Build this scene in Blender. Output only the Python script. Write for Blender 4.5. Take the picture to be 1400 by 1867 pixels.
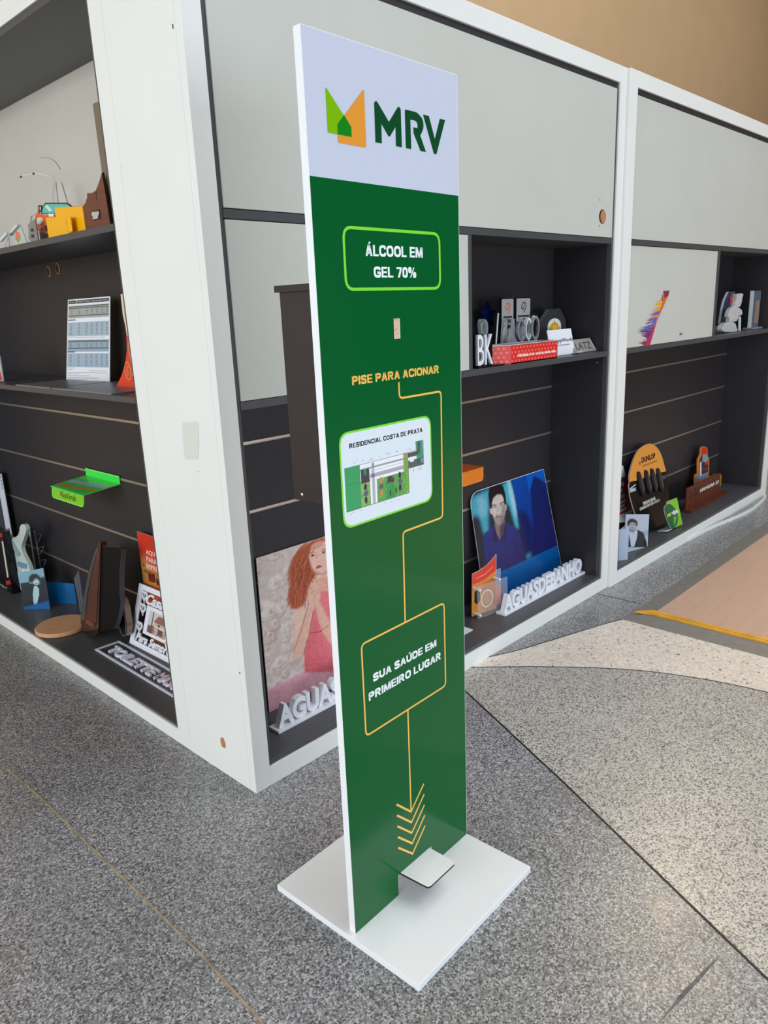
import bpy, bmesh, math, random
import numpy as np
from mathutils import Matrix, Vector
random.seed(7)
for o in list(bpy.data.objects): bpy.data.objects.remove(o)
SC = bpy.context.scene
COL = SC.collection
# ------------------------------------------------------------------ camera
CAM = Vector((-0.90676, -1.35419, 1.13))
YAW, PITCH, ROLL, FPX = -0.7997, 0.2638, -0.0413, 1368.8
_fw = Vector((-math.sin(YAW), math.cos(YAW), 0)); _rt = Vector((math.cos(YAW), math.sin(YAW), 0))
FWD = _fw*math.cos(PITCH) + Vector((0, 0, -math.sin(PITCH)))
_up = Vector((0, 0, math.cos(PITCH))) + _fw*math.sin(PITCH)
RGT = _rt*math.cos(ROLL) + _up*math.sin(ROLL)
UPV = -_rt*math.sin(ROLL) + _up*math.cos(ROLL)
cam = bpy.data.cameras.new('camera'); camo = bpy.data.objects.new('camera', cam); COL.objects.link(camo)
cam.sensor_fit = 'VERTICAL'; cam.sensor_height = 36.0; cam.sensor_width = 27.0
cam.lens = FPX/1867*36.0; cam.clip_start = 0.02
camo.matrix_world = Matrix(((RGT.x, UPV.x, -FWD.x, CAM.x), (RGT.y, UPV.y, -FWD.y, CAM.y), (RGT.z, UPV.z, -FWD.z, CAM.z), (0, 0, 0, 1)))
SC.camera = camo
# ------------------------------------------------------------------ world, lights, exposure
SC.view_settings.view_transform = 'Standard'; SC.view_settings.look = 'None'
SC.view_settings.gamma = 1.0; SC.view_settings.use_curve_mapping = False
SC.view_settings.exposure = 0.0
W = bpy.data.worlds.new('daylight'); SC.world = W; W.use_nodes = True
wn = W.node_tree.nodes; wn['Background'].inputs[0].default_value = (0.80, 0.90, 1.0, 1); wn['Background'].inputs[1].default_value = 0.62
def area(name, loc, target, sx, sy, power, color):
    l = bpy.data.lights.new(name, 'AREA'); l.shape = 'RECTANGLE'; l.size = sx; l.size_y = sy; l.energy = power; l.color = color
    o = bpy.data.objects.new(name, l); COL.objects.link(o); o.location = loc
    o.rotation_euler = (Vector(target)-Vector(loc)).to_track_quat('-Z', 'Y').to_euler(); return o
area('entrance_daylight', (-5.2, -0.6, 1.5), (0, -0.2, 0.7), 5.0, 2.4, 205, (0.985, 1.0, 0.985))
area('front_daylight', (0.8, -4.6, 0.75), (0.8, 0, 0.3), 4.0, 1.3, 88, (0.86, 0.935, 1.0))
area('overhead_fill', (3.0, -2.6, 5.4), (1.6, -0.6, 0), 4.5, 3.5, 160, (0.97, 0.98, 1.0))  # overhead fill light added to brighten floor and other horizontal surfaces
lamp = area('hall_lamp', (3.82, 0.38, 3.5), (1.8, -0.6, 0.6), 0.5, 0.5, 36, (1.0, 0.80, 0.55)); lamp.data.shape = 'DISK'
area('wall_fill', (6.0, -0.4, 5.6), (6.0, 2.75, 2.2), 11.0, 0.5, 125, (1.0, 0.94, 0.84))  # added fill light that lifts the tan back wall
# ------------------------------------------------------------------ helpers
def lin(c):
    out = []
    for v in c[:3]:
        v = v/255.0
        out.append(v/12.92 if v <= 0.04045 else ((v+0.055)/1.055)**2.4)
    return tuple(out) + (1.0,)
MATS = {}
def mat(name, col=(200, 200, 200), rough=0.5, metal=0.0, trans=0.0, ior=1.45, coat=0.0, noise=0.0, nscale=30, alpha=1.0, spec=0.5, stretch=None):
    if name in MATS: return MATS[name]
    m = bpy.data.materials.new(name); m.use_nodes = True; nt = m.node_tree; b = nt.nodes['Principled BSDF']
    b.inputs['Base Color'].default_value = lin(col); b.inputs['Roughness'].default_value = rough
    b.inputs['Metallic'].default_value = metal; b.inputs['Transmission Weight'].default_value = trans
    b.inputs['IOR'].default_value = ior; b.inputs['Coat Weight'].default_value = coat; b.inputs['Alpha'].default_value = alpha
    b.inputs['Specular IOR Level'].default_value = spec
    if noise > 0:
        tc = nt.nodes.new('ShaderNodeTexCoord'); n = nt.nodes.new('ShaderNodeTexNoise'); n.inputs['Scale'].default_value = nscale
        n.inputs['Detail'].default_value = 4
        src = tc.outputs['Object']
        if stretch:
            mp = nt.nodes.new('ShaderNodeMapping'); mp.inputs['Scale'].default_value = stretch
            nt.links.new(src, mp.inputs[0]); src = mp.outputs[0]
        nt.links.new(src, n.inputs['Vector'])
        r = nt.nodes.new('ShaderNodeValToRGB'); c = lin(col)
        r.color_ramp.elements[0].position = 0.3; r.color_ramp.elements[1].position = 0.7
        r.color_ramp.elements[0].color = tuple(v*(1-noise) for v in c[:3]) + (1,)
        r.color_ramp.elements[1].color = tuple(min(1, v*(1+noise)) for v in c[:3]) + (1,)
        nt.links.new(n.outputs['Fac'], r.inputs[0]); nt.links.new(r.outputs[0], b.inputs['Base Color'])
    m.diffuse_color = lin(col); MATS[name] = m; return m
def colmat(col, rough=0.35, **k):
    return mat('print_%d_%d_%d_%d' % (col[0], col[1], col[2], int(rough*100)), col, rough, **k)
def tag(o, label=None, cat=None, group=None, kind=None):
    if label: o['label'] = label
    if cat: o['category'] = cat
    if group: o['group'] = group
    if kind: o['kind'] = kind
    return o
def empty(name, loc, label=None, cat=None, group=None, rz=0):
    o = bpy.data.objects.new(name, None); o.empty_display_size = 0.05; COL.objects.link(o); o.location = loc; o.rotation_euler = (0, 0, rz)
    return tag(o, label, cat, group)
class Plane:
    """a real plane in the room: origin, in-plane axes and the normal facing the viewer"""
    def __init__(s, O, X, Y):
        s.O = Vector(O); s.X = Vector(X).normalized(); Y = Vector(Y); s.Y = (Y - s.X*Y.dot(s.X)).normalized(); s.N = s.X.cross(s.Y)
    def M(s): return Matrix(((s.X.x, s.Y.x, s.N.x, s.O.x), (s.X.y, s.Y.y, s.N.y, s.O.y), (s.X.z, s.Y.z, s.N.z, s.O.z), (0, 0, 0, 1)))
    def at(s, u, v):      # the measured image point seen on this plane, in plane coordinates
        d = FWD + RGT*((u-700)/FPX) - UPV*((v-933.5)/FPX)
        P = CAM + d*((s.O-CAM).dot(s.N)/d.dot(s.N)) - s.O
        return (P.dot(s.X), P.dot(s.Y))
    def pts(s, crop, l): return [s.at(crop[0]+x/crop[2], crop[1]+y/crop[2]) for x, y in l]
def left_plane(x, y=0.0, z=0.0): return Plane((x, y, z), (0, -1, 0), (0, 0, 1))
def right_plane(y, x=0.0, z=0.0): return Plane((x, y, z), (1, 0, 0), (0, 0, 1))
def _p(*pts): return ('p', list(pts), 0, False)
def _r(a, b, c, d): return _p((a, b), (c, b), (c, d), (a, d))
def _s(pts, r, closed=False): return ('s', pts, r, closed)
_P = [_r(0, 0, .2, 1), _s([(.1, .9), (.62, .9), (.62, .48), (.1, .48)], .2)]
GLYPH = {
 'A': ([_p((0, 0), (.22, 0), (.51, 1), (.27, 1)), _p((.78, 0), (.56, 0), (.27, 1), (.51, 1)), _r(.17, .2, .61, .37)], .78),
 'B': ([_r(0, 0, .2, 1), _s([(.1, .9), (.58, .9), (.58, .52), (.1, .52)], .18), _s([(.1, .52), (.62, .52), (.62, .1), (.1, .1)], .2)], .72),
 'C': ([_s([(.70, .66), (.66, .90), (.10, .90), (.10, .10), (.66, .10), (.70, .34)], .3)], .78),
 'D': ([_r(0, 0, .2, 1), _s([(.1, .9), (.66, .9), (.66, .1), (.1, .1)], .3)], .76),
 'E': ([_r(0, 0, .2, 1), _r(.2, 0, .66, .18), _r(.2, .42, .62, .59), _r(.2, .82, .65, 1)], .66),
 'G': ([_s([(.70, .70), (.64, .90), (.10, .90), (.10, .10), (.70, .10), (.70, .44), (.42, .44)], [0, .3, .3, .3, .2, .01, 0])], .80),
 'H': ([_r(0, 0, .2, 1), _r(.56, 0, .76, 1), _r(.2, .41, .56, .59)], .76),
 'I': ([_r(0, 0, .21, 1)], .21),
 'L': ([_r(0, 0, .2, 1), _r(.2, 0, .62, .18)], .62),
 'M': ([_r(0, 0, .19, 1), _r(.73, 0, .92, 1), _p((0, 1), (.26, 1), (.54, 0), (.38, 0)), _p((.92, 1), (.66, 1), (.38, 0), (.54, 0))], .92),
 'N': ([_r(0, 0, .2, 1), _r(.58, 0, .78, 1), _p((0, 1), (.22, 1), (.78, 0), (.56, 0))], .78),
 'O': ([_s([(.10, .10), (.72, .10), (.72, .90), (.10, .90)], .32, True)], .82),
 'P': (_P, .72), 'R': (_P+[_p((.30, .42), (.52, .44), (.78, 0), (.54, 0))], .78),
 'S': ([_s([(.62, .70), (.60, .90), (.10, .90), (.10, .56), (.62, .46), (.62, .10), (.10, .10), (.08, .32)], .2)], .72),
 'T': ([_r(.25, 0, .45, 1), _r(0, .82, .70, 1)], .70),
 'U': ([_s([(.1, 1), (.1, .1), (.66, .1), (.66, 1)], .28)], .76),
 '7': ([_r(0, .82, .62, 1), _p((.42, .84), (.62, .84), (.36, 0), (.13, 0))], .62),
 '0': ([_s([(.10, .10), (.54, .10), (.54, .90), (.10, .90)], .24, True)], .64),
 '3': ([_s([(.08, .72), (.10, .90), (.54, .90), (.54, .53), (.24, .53)], .15), _s([(.24, .53), (.56, .53), (.56, .10), (.10, .10), (.08, .30)], .17)], .64),
 '%': ([_p((.20, 0), (.32, 0), (.78, 1), (.66, 1)), _s([(.10, .56), (.30, .56), (.30, .92), (.10, .92)], .1, True), _s([(.68, .08), (.88, .08), (.88, .44), (.68, .44)], .1, True)], .98)}
class MB:
    def __init__(s): s.v = []; s.f = []; s.m = []; s.mats = []
    def mi(s, m):
        if m not in s.mats: s.mats.append(m)
        return s.mats.index(m)
    def add(s, vs, fs, m):
        k = len(s.v); i = s.mi(m); s.v += [tuple(v) for v in vs]
        for f in fs: s.f.append([a+k for a in f]); s.m.append(i)
    def box(s, a, b, m):
        x0, x1 = sorted((a[0], b[0])); y0, y1 = sorted((a[1], b[1])); z0, z1 = sorted((a[2], b[2]))
        s.add([(x0, y0, z0), (x1, y0, z0), (x1, y1, z0), (x0, y1, z0), (x0, y0, z1), (x1, y0, z1), (x1, y1, z1), (x0, y1, z1)],
              [(0, 3, 2, 1), (4, 5, 6, 7), (0, 1, 5, 4), (1, 2, 6, 5), (2, 3, 7, 6), (3, 0, 4, 7)], m)
    def prism(s, p, z0, z1, m, side=None):
        a = sum(p[i][0]*p[(i+1) % len(p)][1]-p[(i+1) % len(p)][0]*p[i][1] for i in range(len(p)))
        if a < 0: p = p[::-1]
        n = len(p); k = [(x, y, z0) for x, y in p]+[(x, y, z1) for x, y in p]
        s.add(k, [list(range(n))[::-1], list(range(n, 2*n))], m)
        kk = len(s.v)-2*n; i = s.mi(side or m)
        for j in range(n): s.f.append([kk+j, kk+(j+1) % n, kk+n+(j+1) % n, kk+n+j]); s.m.append(i)
    def ring(s, outer, inner, z0, z1, m):
        n = len(outer); vs = [(x, y, z) for z in (z0, z1) for l in (outer, inner) for x, y in l]; fs = []
        for j in range(n):
            k = (j+1) % n
            fs += [(2*n+j, 2*n+k, 3*n+k, 3*n+j), (j, n+j, n+k, k), (j, k, 2*n+k, 2*n+j), (n+j, 3*n+j, 3*n+k, n+k)]
        s.add(vs, fs, m)
    def stroke(s, p, w, z0, z1, m, closed=False, r=0.0):
        if r > 0: p = rounded(p, r, closed=closed)
        n = len(p); L = []; R = []
        for i in range(n):
            a = p[i-1] if (i > 0 or closed) else None; b = p[(i+1) % n] if (i < n-1 or closed) else None
            d1 = None if a is None else Vector((p[i][0]-a[0], p[i][1]-a[1])).normalized()
            d2 = None if b is None else Vector((b[0]-p[i][0], b[1]-p[i][1])).normalized()
            if d1 is None: d1 = d2
            if d2 is None: d2 = d1
            n1 = Vector((-d1.y, d1.x)); n2 = Vector((-d2.y, d2.x)); nn = n1+n2
            if nn.length < 1e-6: nn = n1
            nn.normalize(); k = w/2/max(0.35, nn.dot(n1))
            L.append((p[i][0]+nn.x*k, p[i][1]+nn.y*k)); R.append((p[i][0]-nn.x*k, p[i][1]-nn.y*k))
        vs = [(x, y, z1) for x, y in L]+[(x, y, z1) for x, y in R]+[(x, y, z0) for x, y in L]+[(x, y, z0) for x, y in R]; fs = []
        for j in range(n if closed else n-1):
            k = (j+1) % n
            fs += [(n+j, n+k, k, j), (2*n+j, 2*n+k, 3*n+k, 3*n+j), (j, k, 2*n+k, 2*n+j), (n+k, n+j, 3*n+j, 3*n+k)]
        if not closed: fs += [(0, 2*n, 3*n, n), (n-1, 2*n-1, 4*n-1, 3*n-1)]
        s.add(vs, fs, m)
    def tube(s, path, r, m, seg=10):
        path = [Vector(p) for p in path]; n = len(path); vs = []; fs = []; ref = Vector((0.123, 0.456, 0.88)).normalized()
        for i, p in enumerate(path):
            t = (path[min(i+1, n-1)]-path[max(i-1, 0)]).normalized(); a = t.cross(ref).normalized(); b = t.cross(a)
            rr = r[i] if isinstance(r, (list, tuple)) else r
            vs += [p+a*math.cos(q*2*math.pi/seg)*rr+b*math.sin(q*2*math.pi/seg)*rr for q in range(seg)]
        for i in range(n-1):
            for q in range(seg): fs.append((i*seg+q, i*seg+(q+1) % seg, (i+1)*seg+(q+1) % seg, (i+1)*seg+q))
        fs += [list(range(seg))[::-1], [(n-1)*seg+q for q in range(seg)]]
        s.add(vs, fs, m)
    def lathe(s, prof, c, m, seg=32):
        n = len(prof); vs = []; fs = []
        for r, z in prof: vs += [(c[0]+r*math.cos(q*2*math.pi/seg), c[1]+r*math.sin(q*2*math.pi/seg), c[2]+z) for q in range(seg)]
        for i in range(n-1):
            for q in range(seg): fs.append((i*seg+q, i*seg+(q+1) % seg, (i+1)*seg+(q+1) % seg, (i+1)*seg+q))
        fs += [list(range(seg))[::-1], [(n-1)*seg+q for q in range(seg)]]
        s.add(vs, fs, m)
    def text(s, body, x0, y0, x1, y1, z0, z1, m, bold=0.0, shear=0.0, side=None, spacing=1.0):
        c = bpy.data.curves.new('t', 'FONT'); c.body = body; c.size = 1; c.offset = bold; c.extrude = 0.5; c.shear = shear; c.resolution_u = 3
        c.align_x = 'CENTER'; c.space_line = 1.0; c.space_character = spacing
        o = bpy.data.objects.new('t', c); COL.objects.link(o); bpy.context.view_layer.update()
        me = bpy.data.meshes.new_from_object(o.evaluated_get(bpy.context.evaluated_depsgraph_get()))
        V = [v.co.copy() for v in me.vertices]; ax = min(v.x for v in V); bx = max(v.x for v in V); ay = min(v.y for v in V); by = max(v.y for v in V)
        az = min(v.z for v in V); bz = max(v.z for v in V)
        f = lambda v: (x0+(v.x-ax)/(bx-ax)*(x1-x0), y0+(v.y-ay)/(by-ay)*(y1-y0), z0+(v.z-az)/(bz-az)*(z1-z0))
        s.add([f(v) for v in V], [list(p.vertices) for p in me.polygons], m)
        bpy.data.objects.remove(o); bpy.data.curves.remove(c); bpy.data.meshes.remove(me)
    def caps(s, body, x0, y0, x1, y1, z0, z1, m, wt=0.2, gap=0.09, shear=0.0):
        """heavy grotesque capitals drawn from strokes; y0..y1 is the cap height"""
        adv = 0.0; items = []
        for ch in body:
            if ch == ' ': adv += 0.34; continue
            acc = ch in 'ÁÚ'; g, w_ = GLYPH[{'Á': 'A', 'Ú': 'U'}.get(ch, ch)]
            items.append((adv, g, w_, acc)); adv += w_+gap
        W_ = adv-gap; sx = (x1-x0)/W_; sy = y1-y0; T = lambda p, ox: [(x0+(ox+a)*sx+shear*b*sy, y0+b*sy) for a, b in p]
        for ox, g, w_, acc in items:
            for kind, pts, r, closed in g:
                if kind == 'p': s.prism(T(pts, ox), z0, z1, m)
                else:
                    q = rounded(pts, r, 5, closed) if r else pts; q = T(q, ox); s.stroke(q, wt*(sx if sx > sy else (sx+sy)/2), z0, z1, m, closed=closed)
            if acc: s.prism(T([(w_*0.45, 1.07), (w_*0.62, 1.07), (w_*0.80, 1.27), (w_*0.54, 1.27)], ox), z0, z1, m)
    def build(s, name, parent=None, M=None, smooth=False, bevel=0.0, label=None, cat=None, group=None, kind=None):
        me = bpy.data.meshes.new(name); me.from_pydata(s.v, [], s.f)
        for m in s.mats: me.materials.append(m)
        for p, i in zip(me.polygons, s.m): p.material_index = i; p.use_smooth = smooth
        me.validate(); me.update()
        o = bpy.data.objects.new(name, me); COL.objects.link(o)
        if parent is not None: o.parent = parent
        if M is not None: o.matrix_local = (parent_inv(parent) @ M) if parent is not None else M
        if bevel > 0:
            b = o.modifiers.new('bevel', 'BEVEL'); b.width = bevel; b.segments = 2; b.limit_method = 'ANGLE'; b.angle_limit = math.radians(40)
        return tag(o, label, cat, group, kind)
def parent_inv(p):
    M = p.matrix_basis.copy(); q = p.parent
    while q is not None: M = q.matrix_basis @ M; q = q.parent
    return M.inverted()
def rounded(p, r, n=6, closed=True):
    out = []; N = len(p); rr = r if isinstance(r, (list, tuple)) else [r]*N
    for i in range(N):
        if (not closed and i in (0, N-1)) or rr[i] <= 0: out.append(p[i]); continue
        a = Vector(p[i-1]); b = Vector(p[i]); c = Vector(p[(i+1) % N])
        u = (a-b); w = (c-b); q = min(rr[i], u.length*0.49, w.length*0.49); A = b+u.normalized()*q; B = b+w.normalized()*q
        for k in range(n+1):
            t = k/n; out.append(tuple(A*(1-t)**2+b*2*t*(1-t)+B*t*t))
    return out
def rect(x0, y0, x1, y1): return [(x0, y0), (x1, y0), (x1, y1), (x0, y1)]
def ellipse(cx, cy, rx, ry, n=28, a0=0): return [(cx+rx*math.cos(a0+i*2*math.pi/n), cy+ry*math.sin(a0+i*2*math.pi/n)) for i in range(n)]
def smoothline(p, closed=False, k=6):
    out = []; n = len(p)
    for i in range(n if closed else n-1):
        g = lambda j: Vector(p[j % n] if closed else p[max(0, min(n-1, j))])
        a, b, c, d = g(i-1), g(i), g(i+1), g(i+2)
        for q in range(k):
            t = q/k; out.append(tuple(0.5*((2*b)+(c-a)*t+(2*a-5*b+4*c-d)*t*t+(3*b-a-3*c+d)*t**3)))
    if not closed: out.append(tuple(p[-1]))
    return out
class Print:
    """a printed picture: a fine grid on a quad of its plane, coloured point by point"""
    def __init__(s, quad, nx, ny, base=(128, 128, 128)):
        s.q = [np.array(c, float) for c in quad]; s.nx = nx; s.ny = ny
        u, v = np.meshgrid(np.linspace(0, 1, nx), np.linspace(0, 1, ny)); bl, br, tr, tl = s.q
        P = ((1-u)*(1-v))[..., None]*bl+(u*(1-v))[..., None]*br+(u*v)[..., None]*tr+((1-u)*v)[..., None]*tl
        s.U = u; s.Vv = v; s.P = P; s.C = np.zeros((ny, nx, 3))+np.array(base, float); s.rng = np.random.RandomState(3)
    def mask(s, poly, soft=0):
        x, y = s.P[..., 0], s.P[..., 1]; ins = np.zeros(x.shape, bool); n = len(poly); j = n-1
        for i in range(n):
            xi, yi = poly[i]; xj, yj = poly[j]
            if yi != yj:
                ins ^= ((yi > y) != (yj > y)) & (x < (xj-xi)*(y-yi)/(yj-yi)+xi)
            j = i
        return s.blur(ins.astype(float), soft)
    def blur(s, m, k):
        for _ in range(2 if k else 0):
            for ax in (0, 1):
                pad = [(0, 0), (0, 0)]; pad[ax] = (k, k); q = np.cumsum(np.pad(m, pad, mode='edge'), axis=ax); q = np.insert(q, 0, 0, axis=ax)
                w = 2*k+1; m = (q[w:] if ax == 0 else q[:, w:]) ; m = (m-(q[:-w] if ax == 0 else q[:, :-w]))/w
        return m
    def fill(s, poly, col, soft=0, a=1.0, col2=None, d=(0, 1)):
        m = (s.mask(poly, soft)*a)[..., None]; c = np.array(col, float)
        if col2 is not None:
            X = np.array(poly); w = X@np.array(d, float); t = ((s.P@np.array(d, float))-w.min())/(w.max()-w.min()+1e-9); t = np.clip(t, 0, 1)[..., None]
            c = c*(1-t)+np.array(col2, float)*t
        s.C = s.C*(1-m)+c*m
    def line(s, pts, w, col, soft=0, a=1.0):
        for (x0, y0), (x1, y1) in zip(pts[:-1], pts[1:]):
            L = math.hypot(x1-x0, y1-y0) or 1e-6; nx, ny = -(y1-y0)/L*w/2, (x1-x0)/L*w/2
            s.fill([(x0+nx, y0+ny), (x1+nx, y1+ny), (x1-nx, y1-ny), (x0-nx, y0-ny)], col, soft, a)
    def noise(s, amp, k=1):
        n = s.rng.randn(s.ny, s.nx); n = s.blur(n, k) if k else n; s.C = np.clip(s.C*(1+amp*n[..., None]/max(n.std(), 1e-6)), 0, 255)
    def add_to(s, mb, thick, edge, rough=0.3, cut=None):
        m = print_mat(rough); k = len(mb.v); i = mb.mi(m); e = mb.mi(edge)
        mb.cols = getattr(mb, 'cols', []); mb.cols.append((k, s.nx*s.ny, s.C.reshape(-1, 3).copy()))
        mb.v += [(p[0], p[1], 0.0) for p in s.P.reshape(-1, 2)]
        keep = np.ones((s.ny, s.nx), bool)
        if cut is not None: keep = s.mask(cut) > 0.5
        for a in range(s.ny-1):
            for b in range(s.nx-1):
                if keep[a, b] and keep[a+1, b] and keep[a, b+1] and keep[a+1, b+1]:
                    t = k+a*s.nx+b; mb.f.append([t, t+1, t+1+s.nx, t+s.nx]); mb.m.append(i)
        mb.prism(cut if cut is not None else [tuple(c) for c in s.q], -thick, -0.0004, edge)
def print_mat(rough):
    n = 'printed_picture_%d' % int(rough*100)
    if n in MATS: return MATS[n]
    m = bpy.data.materials.new(n); m.use_nodes = True; nt = m.node_tree; b = nt.nodes['Principled BSDF']
    a = nt.nodes.new('ShaderNodeAttribute'); a.attribute_name = 'Col'; nt.links.new(a.outputs['Color'], b.inputs['Base Color'])
    b.inputs['Roughness'].default_value = rough; MATS[n] = m; return m
def build_print(mb, name, **k):
    o = mb.build(name, **k); me = o.data; at = me.color_attributes.new('Col', 'FLOAT_COLOR', 'POINT')
    A = np.ones((len(me.vertices), 4))
    for st, n, c in mb.cols:
        c = np.clip(c, 0, 255)/255.0; A[st:st+n, :3] = np.where(c <= 0.04045, c/12.92, ((c+0.055)/1.055)**2.4)
    at.data.foreach_set('color', A.ravel().astype(np.float32)); return o
# ------------------------------------------------------------------ materials of the place
WHITE = mat('white_melamine', (228, 231, 229), 0.38, noise=0.015, nscale=6)
DOORW = mat('offwhite_laminate', (194, 197, 191), 0.42, noise=0.02, nscale=5)
GRAPH = mat('graphite_laminate_shaded', (48, 46, 50), 0.42, noise=0.06, nscale=90, spec=0.35)  # darker copy of the graphite, niche shade included in its colour
GRAPH_LIT = mat('graphite_laminate_lit', (70, 72, 76), 0.40, noise=0.04, nscale=60)  # lit copy of the same graphite, daylight mixed into its colour
BEIGE = mat('beige_backboard', (200, 198, 190), 0.6, noise=0.03, nscale=4)
ALU = mat('brushed_aluminium', (205, 196, 184), 0.33, metal=0.85, noise=0.05, nscale=40, stretch=(2, 2, 60))
TAN = mat('tan_wall_paint', (206, 178, 142), 0.85, noise=0.03, nscale=3)
TANC = mat('tan_ceiling_paint', (176, 148, 116), 0.9, noise=0.03, nscale=3)
BLACK = mat('black_joint', (22, 22, 23), 0.5)
CHIPM = mat('exposed_mdf', (176, 120, 84), 0.8, noise=0.12, nscale=120)
def terrazzo(name, base, dark, light, fd, fl, scale, tint):
    m = bpy.data.materials.new(name); m.use_nodes = True; nt = m.node_tree; N = nt.nodes; L = nt.links; b = N['Principled BSDF']
    tc = N.new('ShaderNodeTexCoord')
    warp = N.new('ShaderNodeTexNoise'); warp.inputs['Scale'].default_value = scale*0.9; L.new(tc.outputs['Object'], warp.inputs['Vector'])
    va = N.new('ShaderNodeVectorMath'); va.operation = 'SCALE'; va.inputs['Scale'].default_value = 0.006; L.new(warp.outputs['Color'], va.inputs[0])
    vb = N.new('ShaderNodeVectorMath'); vb.operation = 'ADD'; L.new(tc.outputs['Object'], vb.inputs[0]); L.new(va.outputs[0], vb.inputs[1])
    vo = N.new('ShaderNodeTexVoronoi'); vo.inputs['Scale'].default_value = scale; L.new(vb.outputs[0], vo.inputs['Vector'])
    sep = N.new('ShaderNodeSeparateColor'); L.new(vo.outputs['Color'], sep.inputs[0])
    r = N.new('ShaderNodeValToRGB'); r.color_ramp.interpolation = 'CONSTANT'; e = r.color_ramp.elements
    e[0].position = 0; e[0].color = lin(dark); e[1].position = fd; e[1].color = lin(base)
    q = e.new((fd+1-fl)/2); q.color = lin(tuple(v*1.12 for v in base)); q = e.new(1-fl); q.color = lin(light)
    L.new(sep.outputs[0], r.inputs[0])
    n2 = N.new('ShaderNodeTexNoise'); n2.inputs['Scale'].default_value = 3.2; n2.inputs['Detail'].default_value = 5; L.new(tc.outputs['Object'], n2.inputs['Vector'])
    r2 = N.new('ShaderNodeValToRGB'); r2.color_ramp.elements[0].position = 0.32; r2.color_ramp.elements[1].position = 0.68
    r2.color_ramp.elements[0].color = tuple(tint)+(1,); r2.color_ramp.elements[1].color = (1, 1, 1, 1); L.new(n2.outputs['Fac'], r2.inputs[0])
    mx = N.new('ShaderNodeMix'); mx.data_type = 'RGBA'; mx.blend_type = 'MULTIPLY'; mx.inputs[0].default_value = 1
    L.new(r.outputs[0], mx.inputs[6]); L.new(r2.outputs[0], mx.inputs[7]); L.new(mx.outputs[2], b.inputs['Base Color'])
    n3 = N.new('ShaderNodeTexNoise'); n3.inputs['Scale'].default_value = 14; n3.inputs['Detail'].default_value = 6; L.new(tc.outputs['Object'], n3.inputs['Vector'])
    mr = N.new('ShaderNodeMapRange'); mr.inputs[3].default_value = 0.20; mr.inputs[4].default_value = 0.46; L.new(n3.outputs['Fac'], mr.inputs[0]); L.new(mr.outputs[0], b.inputs['Roughness'])
    return m
T_DARK = terrazzo('grey_terrazzo', (130, 132, 135), (82, 83, 87), (190, 192, 195), 0.25, 0.22, 340, (0.82, 0.81, 0.80))
T_LIGHT = terrazzo('light_grey_terrazzo', (168, 166, 162), (100, 98, 96), (206, 204, 200), 0.25, 0.24, 330, (0.90, 0.89, 0.87))
T_CREAM = terrazzo('cream_terrazzo', (210, 202, 193), (118, 112, 106), (220, 214, 206), 0.02, 0.30, 170, (0.95, 0.93, 0.91))
# ------------------------------------------------------------------ floor
mb = MB()
mb.box((-7, -7, -0.06), (14, 7, 0), T_DARK)
straight = [(0.7625, 0.0), (0.732, -0.067), (0.521, -0.535), (0.259, -1.088), (-0.63, -3.0)]
lower = smoothline([(0.859, 0.0), (0.924, -0.074), (1.015, -0.185), (1.144, -0.367), (1.228, -0.548), (1.278, -0.769), (1.29, -1.1), (1.21, -1.7), (0.95, -2.4), (0.55, -3.0)])
upper = smoothline([(0.955, 0.0), (1.073, -0.052), (1.243, -0.107), (1.416, -0.161), (1.512, -0.198)])
mb.prism(straight+lower[::-1], -0.01, 0.0006, T_LIGHT)
mb.prism(lower+[(1.6, -3.0), (1.512, -2.2)]+upper[::-1], -0.01, 0.0006, T_CREAM)
for p, w in ((straight, 0.0045), (lower, 0.004), (upper, 0.004)): mb.stroke(p, w, -0.01, 0.0011, BLACK)
mb.stroke([(1.683, 0.0), (1.688, -0.183)], 0.002, -0.01, 0.0011, BLACK)
BRASS = mat('worn_brass_joint', (164, 146, 122), 0.55, metal=0.1, noise=0.35, nscale=25)
mb.stroke([(-0.366, 0.60), (-0.359, 0.38), (-0.359, -0.31), (-0.369, -0.505), (-0.39, -1.2), (-0.42, -3)], 0.0042, -0.01, 0.0011, BRASS)
SCUFF = mat('rubber_scuff', (104, 101, 99), 0.6, noise=0.4, nscale=60)
def wedge(p, w):
    n = len(p); return [(x+w*math.sin(math.pi*i/(n-1))*0.5, y+w*math.sin(math.pi*i/(n-1))*0.5) for i, (x, y) in enumerate(p)]+[(x-w*math.sin(math.pi*i/(n-1))*0.5, y-w*math.sin(math.pi*i/(n-1))*0.5) for i, (x, y) in list(enumerate(p))[::-1]]
for p, w in (([(-0.425, -0.304), (-0.40, -0.305), (-0.375, -0.312), (-0.345, -0.313)], 0.006), ([(0.06, -0.985), (0.13, -0.992), (0.19, -1.0), (0.26, -1.01)], 0.006)):
    mb.prism(wedge(p, w), 0.0, 0.0009, SCUFF)
mb.build('floor', kind='structure')
# ------------------------------------------------------------------ walls and ceiling
mb = MB(); mb.box((-3.0, 2.75, 0), (14, 2.95, 6.0), TAN); mb.build('wall_back', kind='structure')
mb = MB(); mb.box((2.9, -7.2, 0), (14, -7.0, 6.0), mat('brown_grey_wall', (110, 104, 98), 0.9)); mb.build('added_dark_wall', kind='structure')  # unseen dark wall added so the glossy panel mirrors less bright sky
mb = MB(); mb.box((13.8, -7, 0), (14, 2.75, 6.0), TAN); mb.build('wall_right', kind='structure')
mb = MB(); mb.box((-3.4, -3.4, 6.0), (14, 2.95, 6.15), TANC); mb.build('ceiling', kind='structure')
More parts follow.
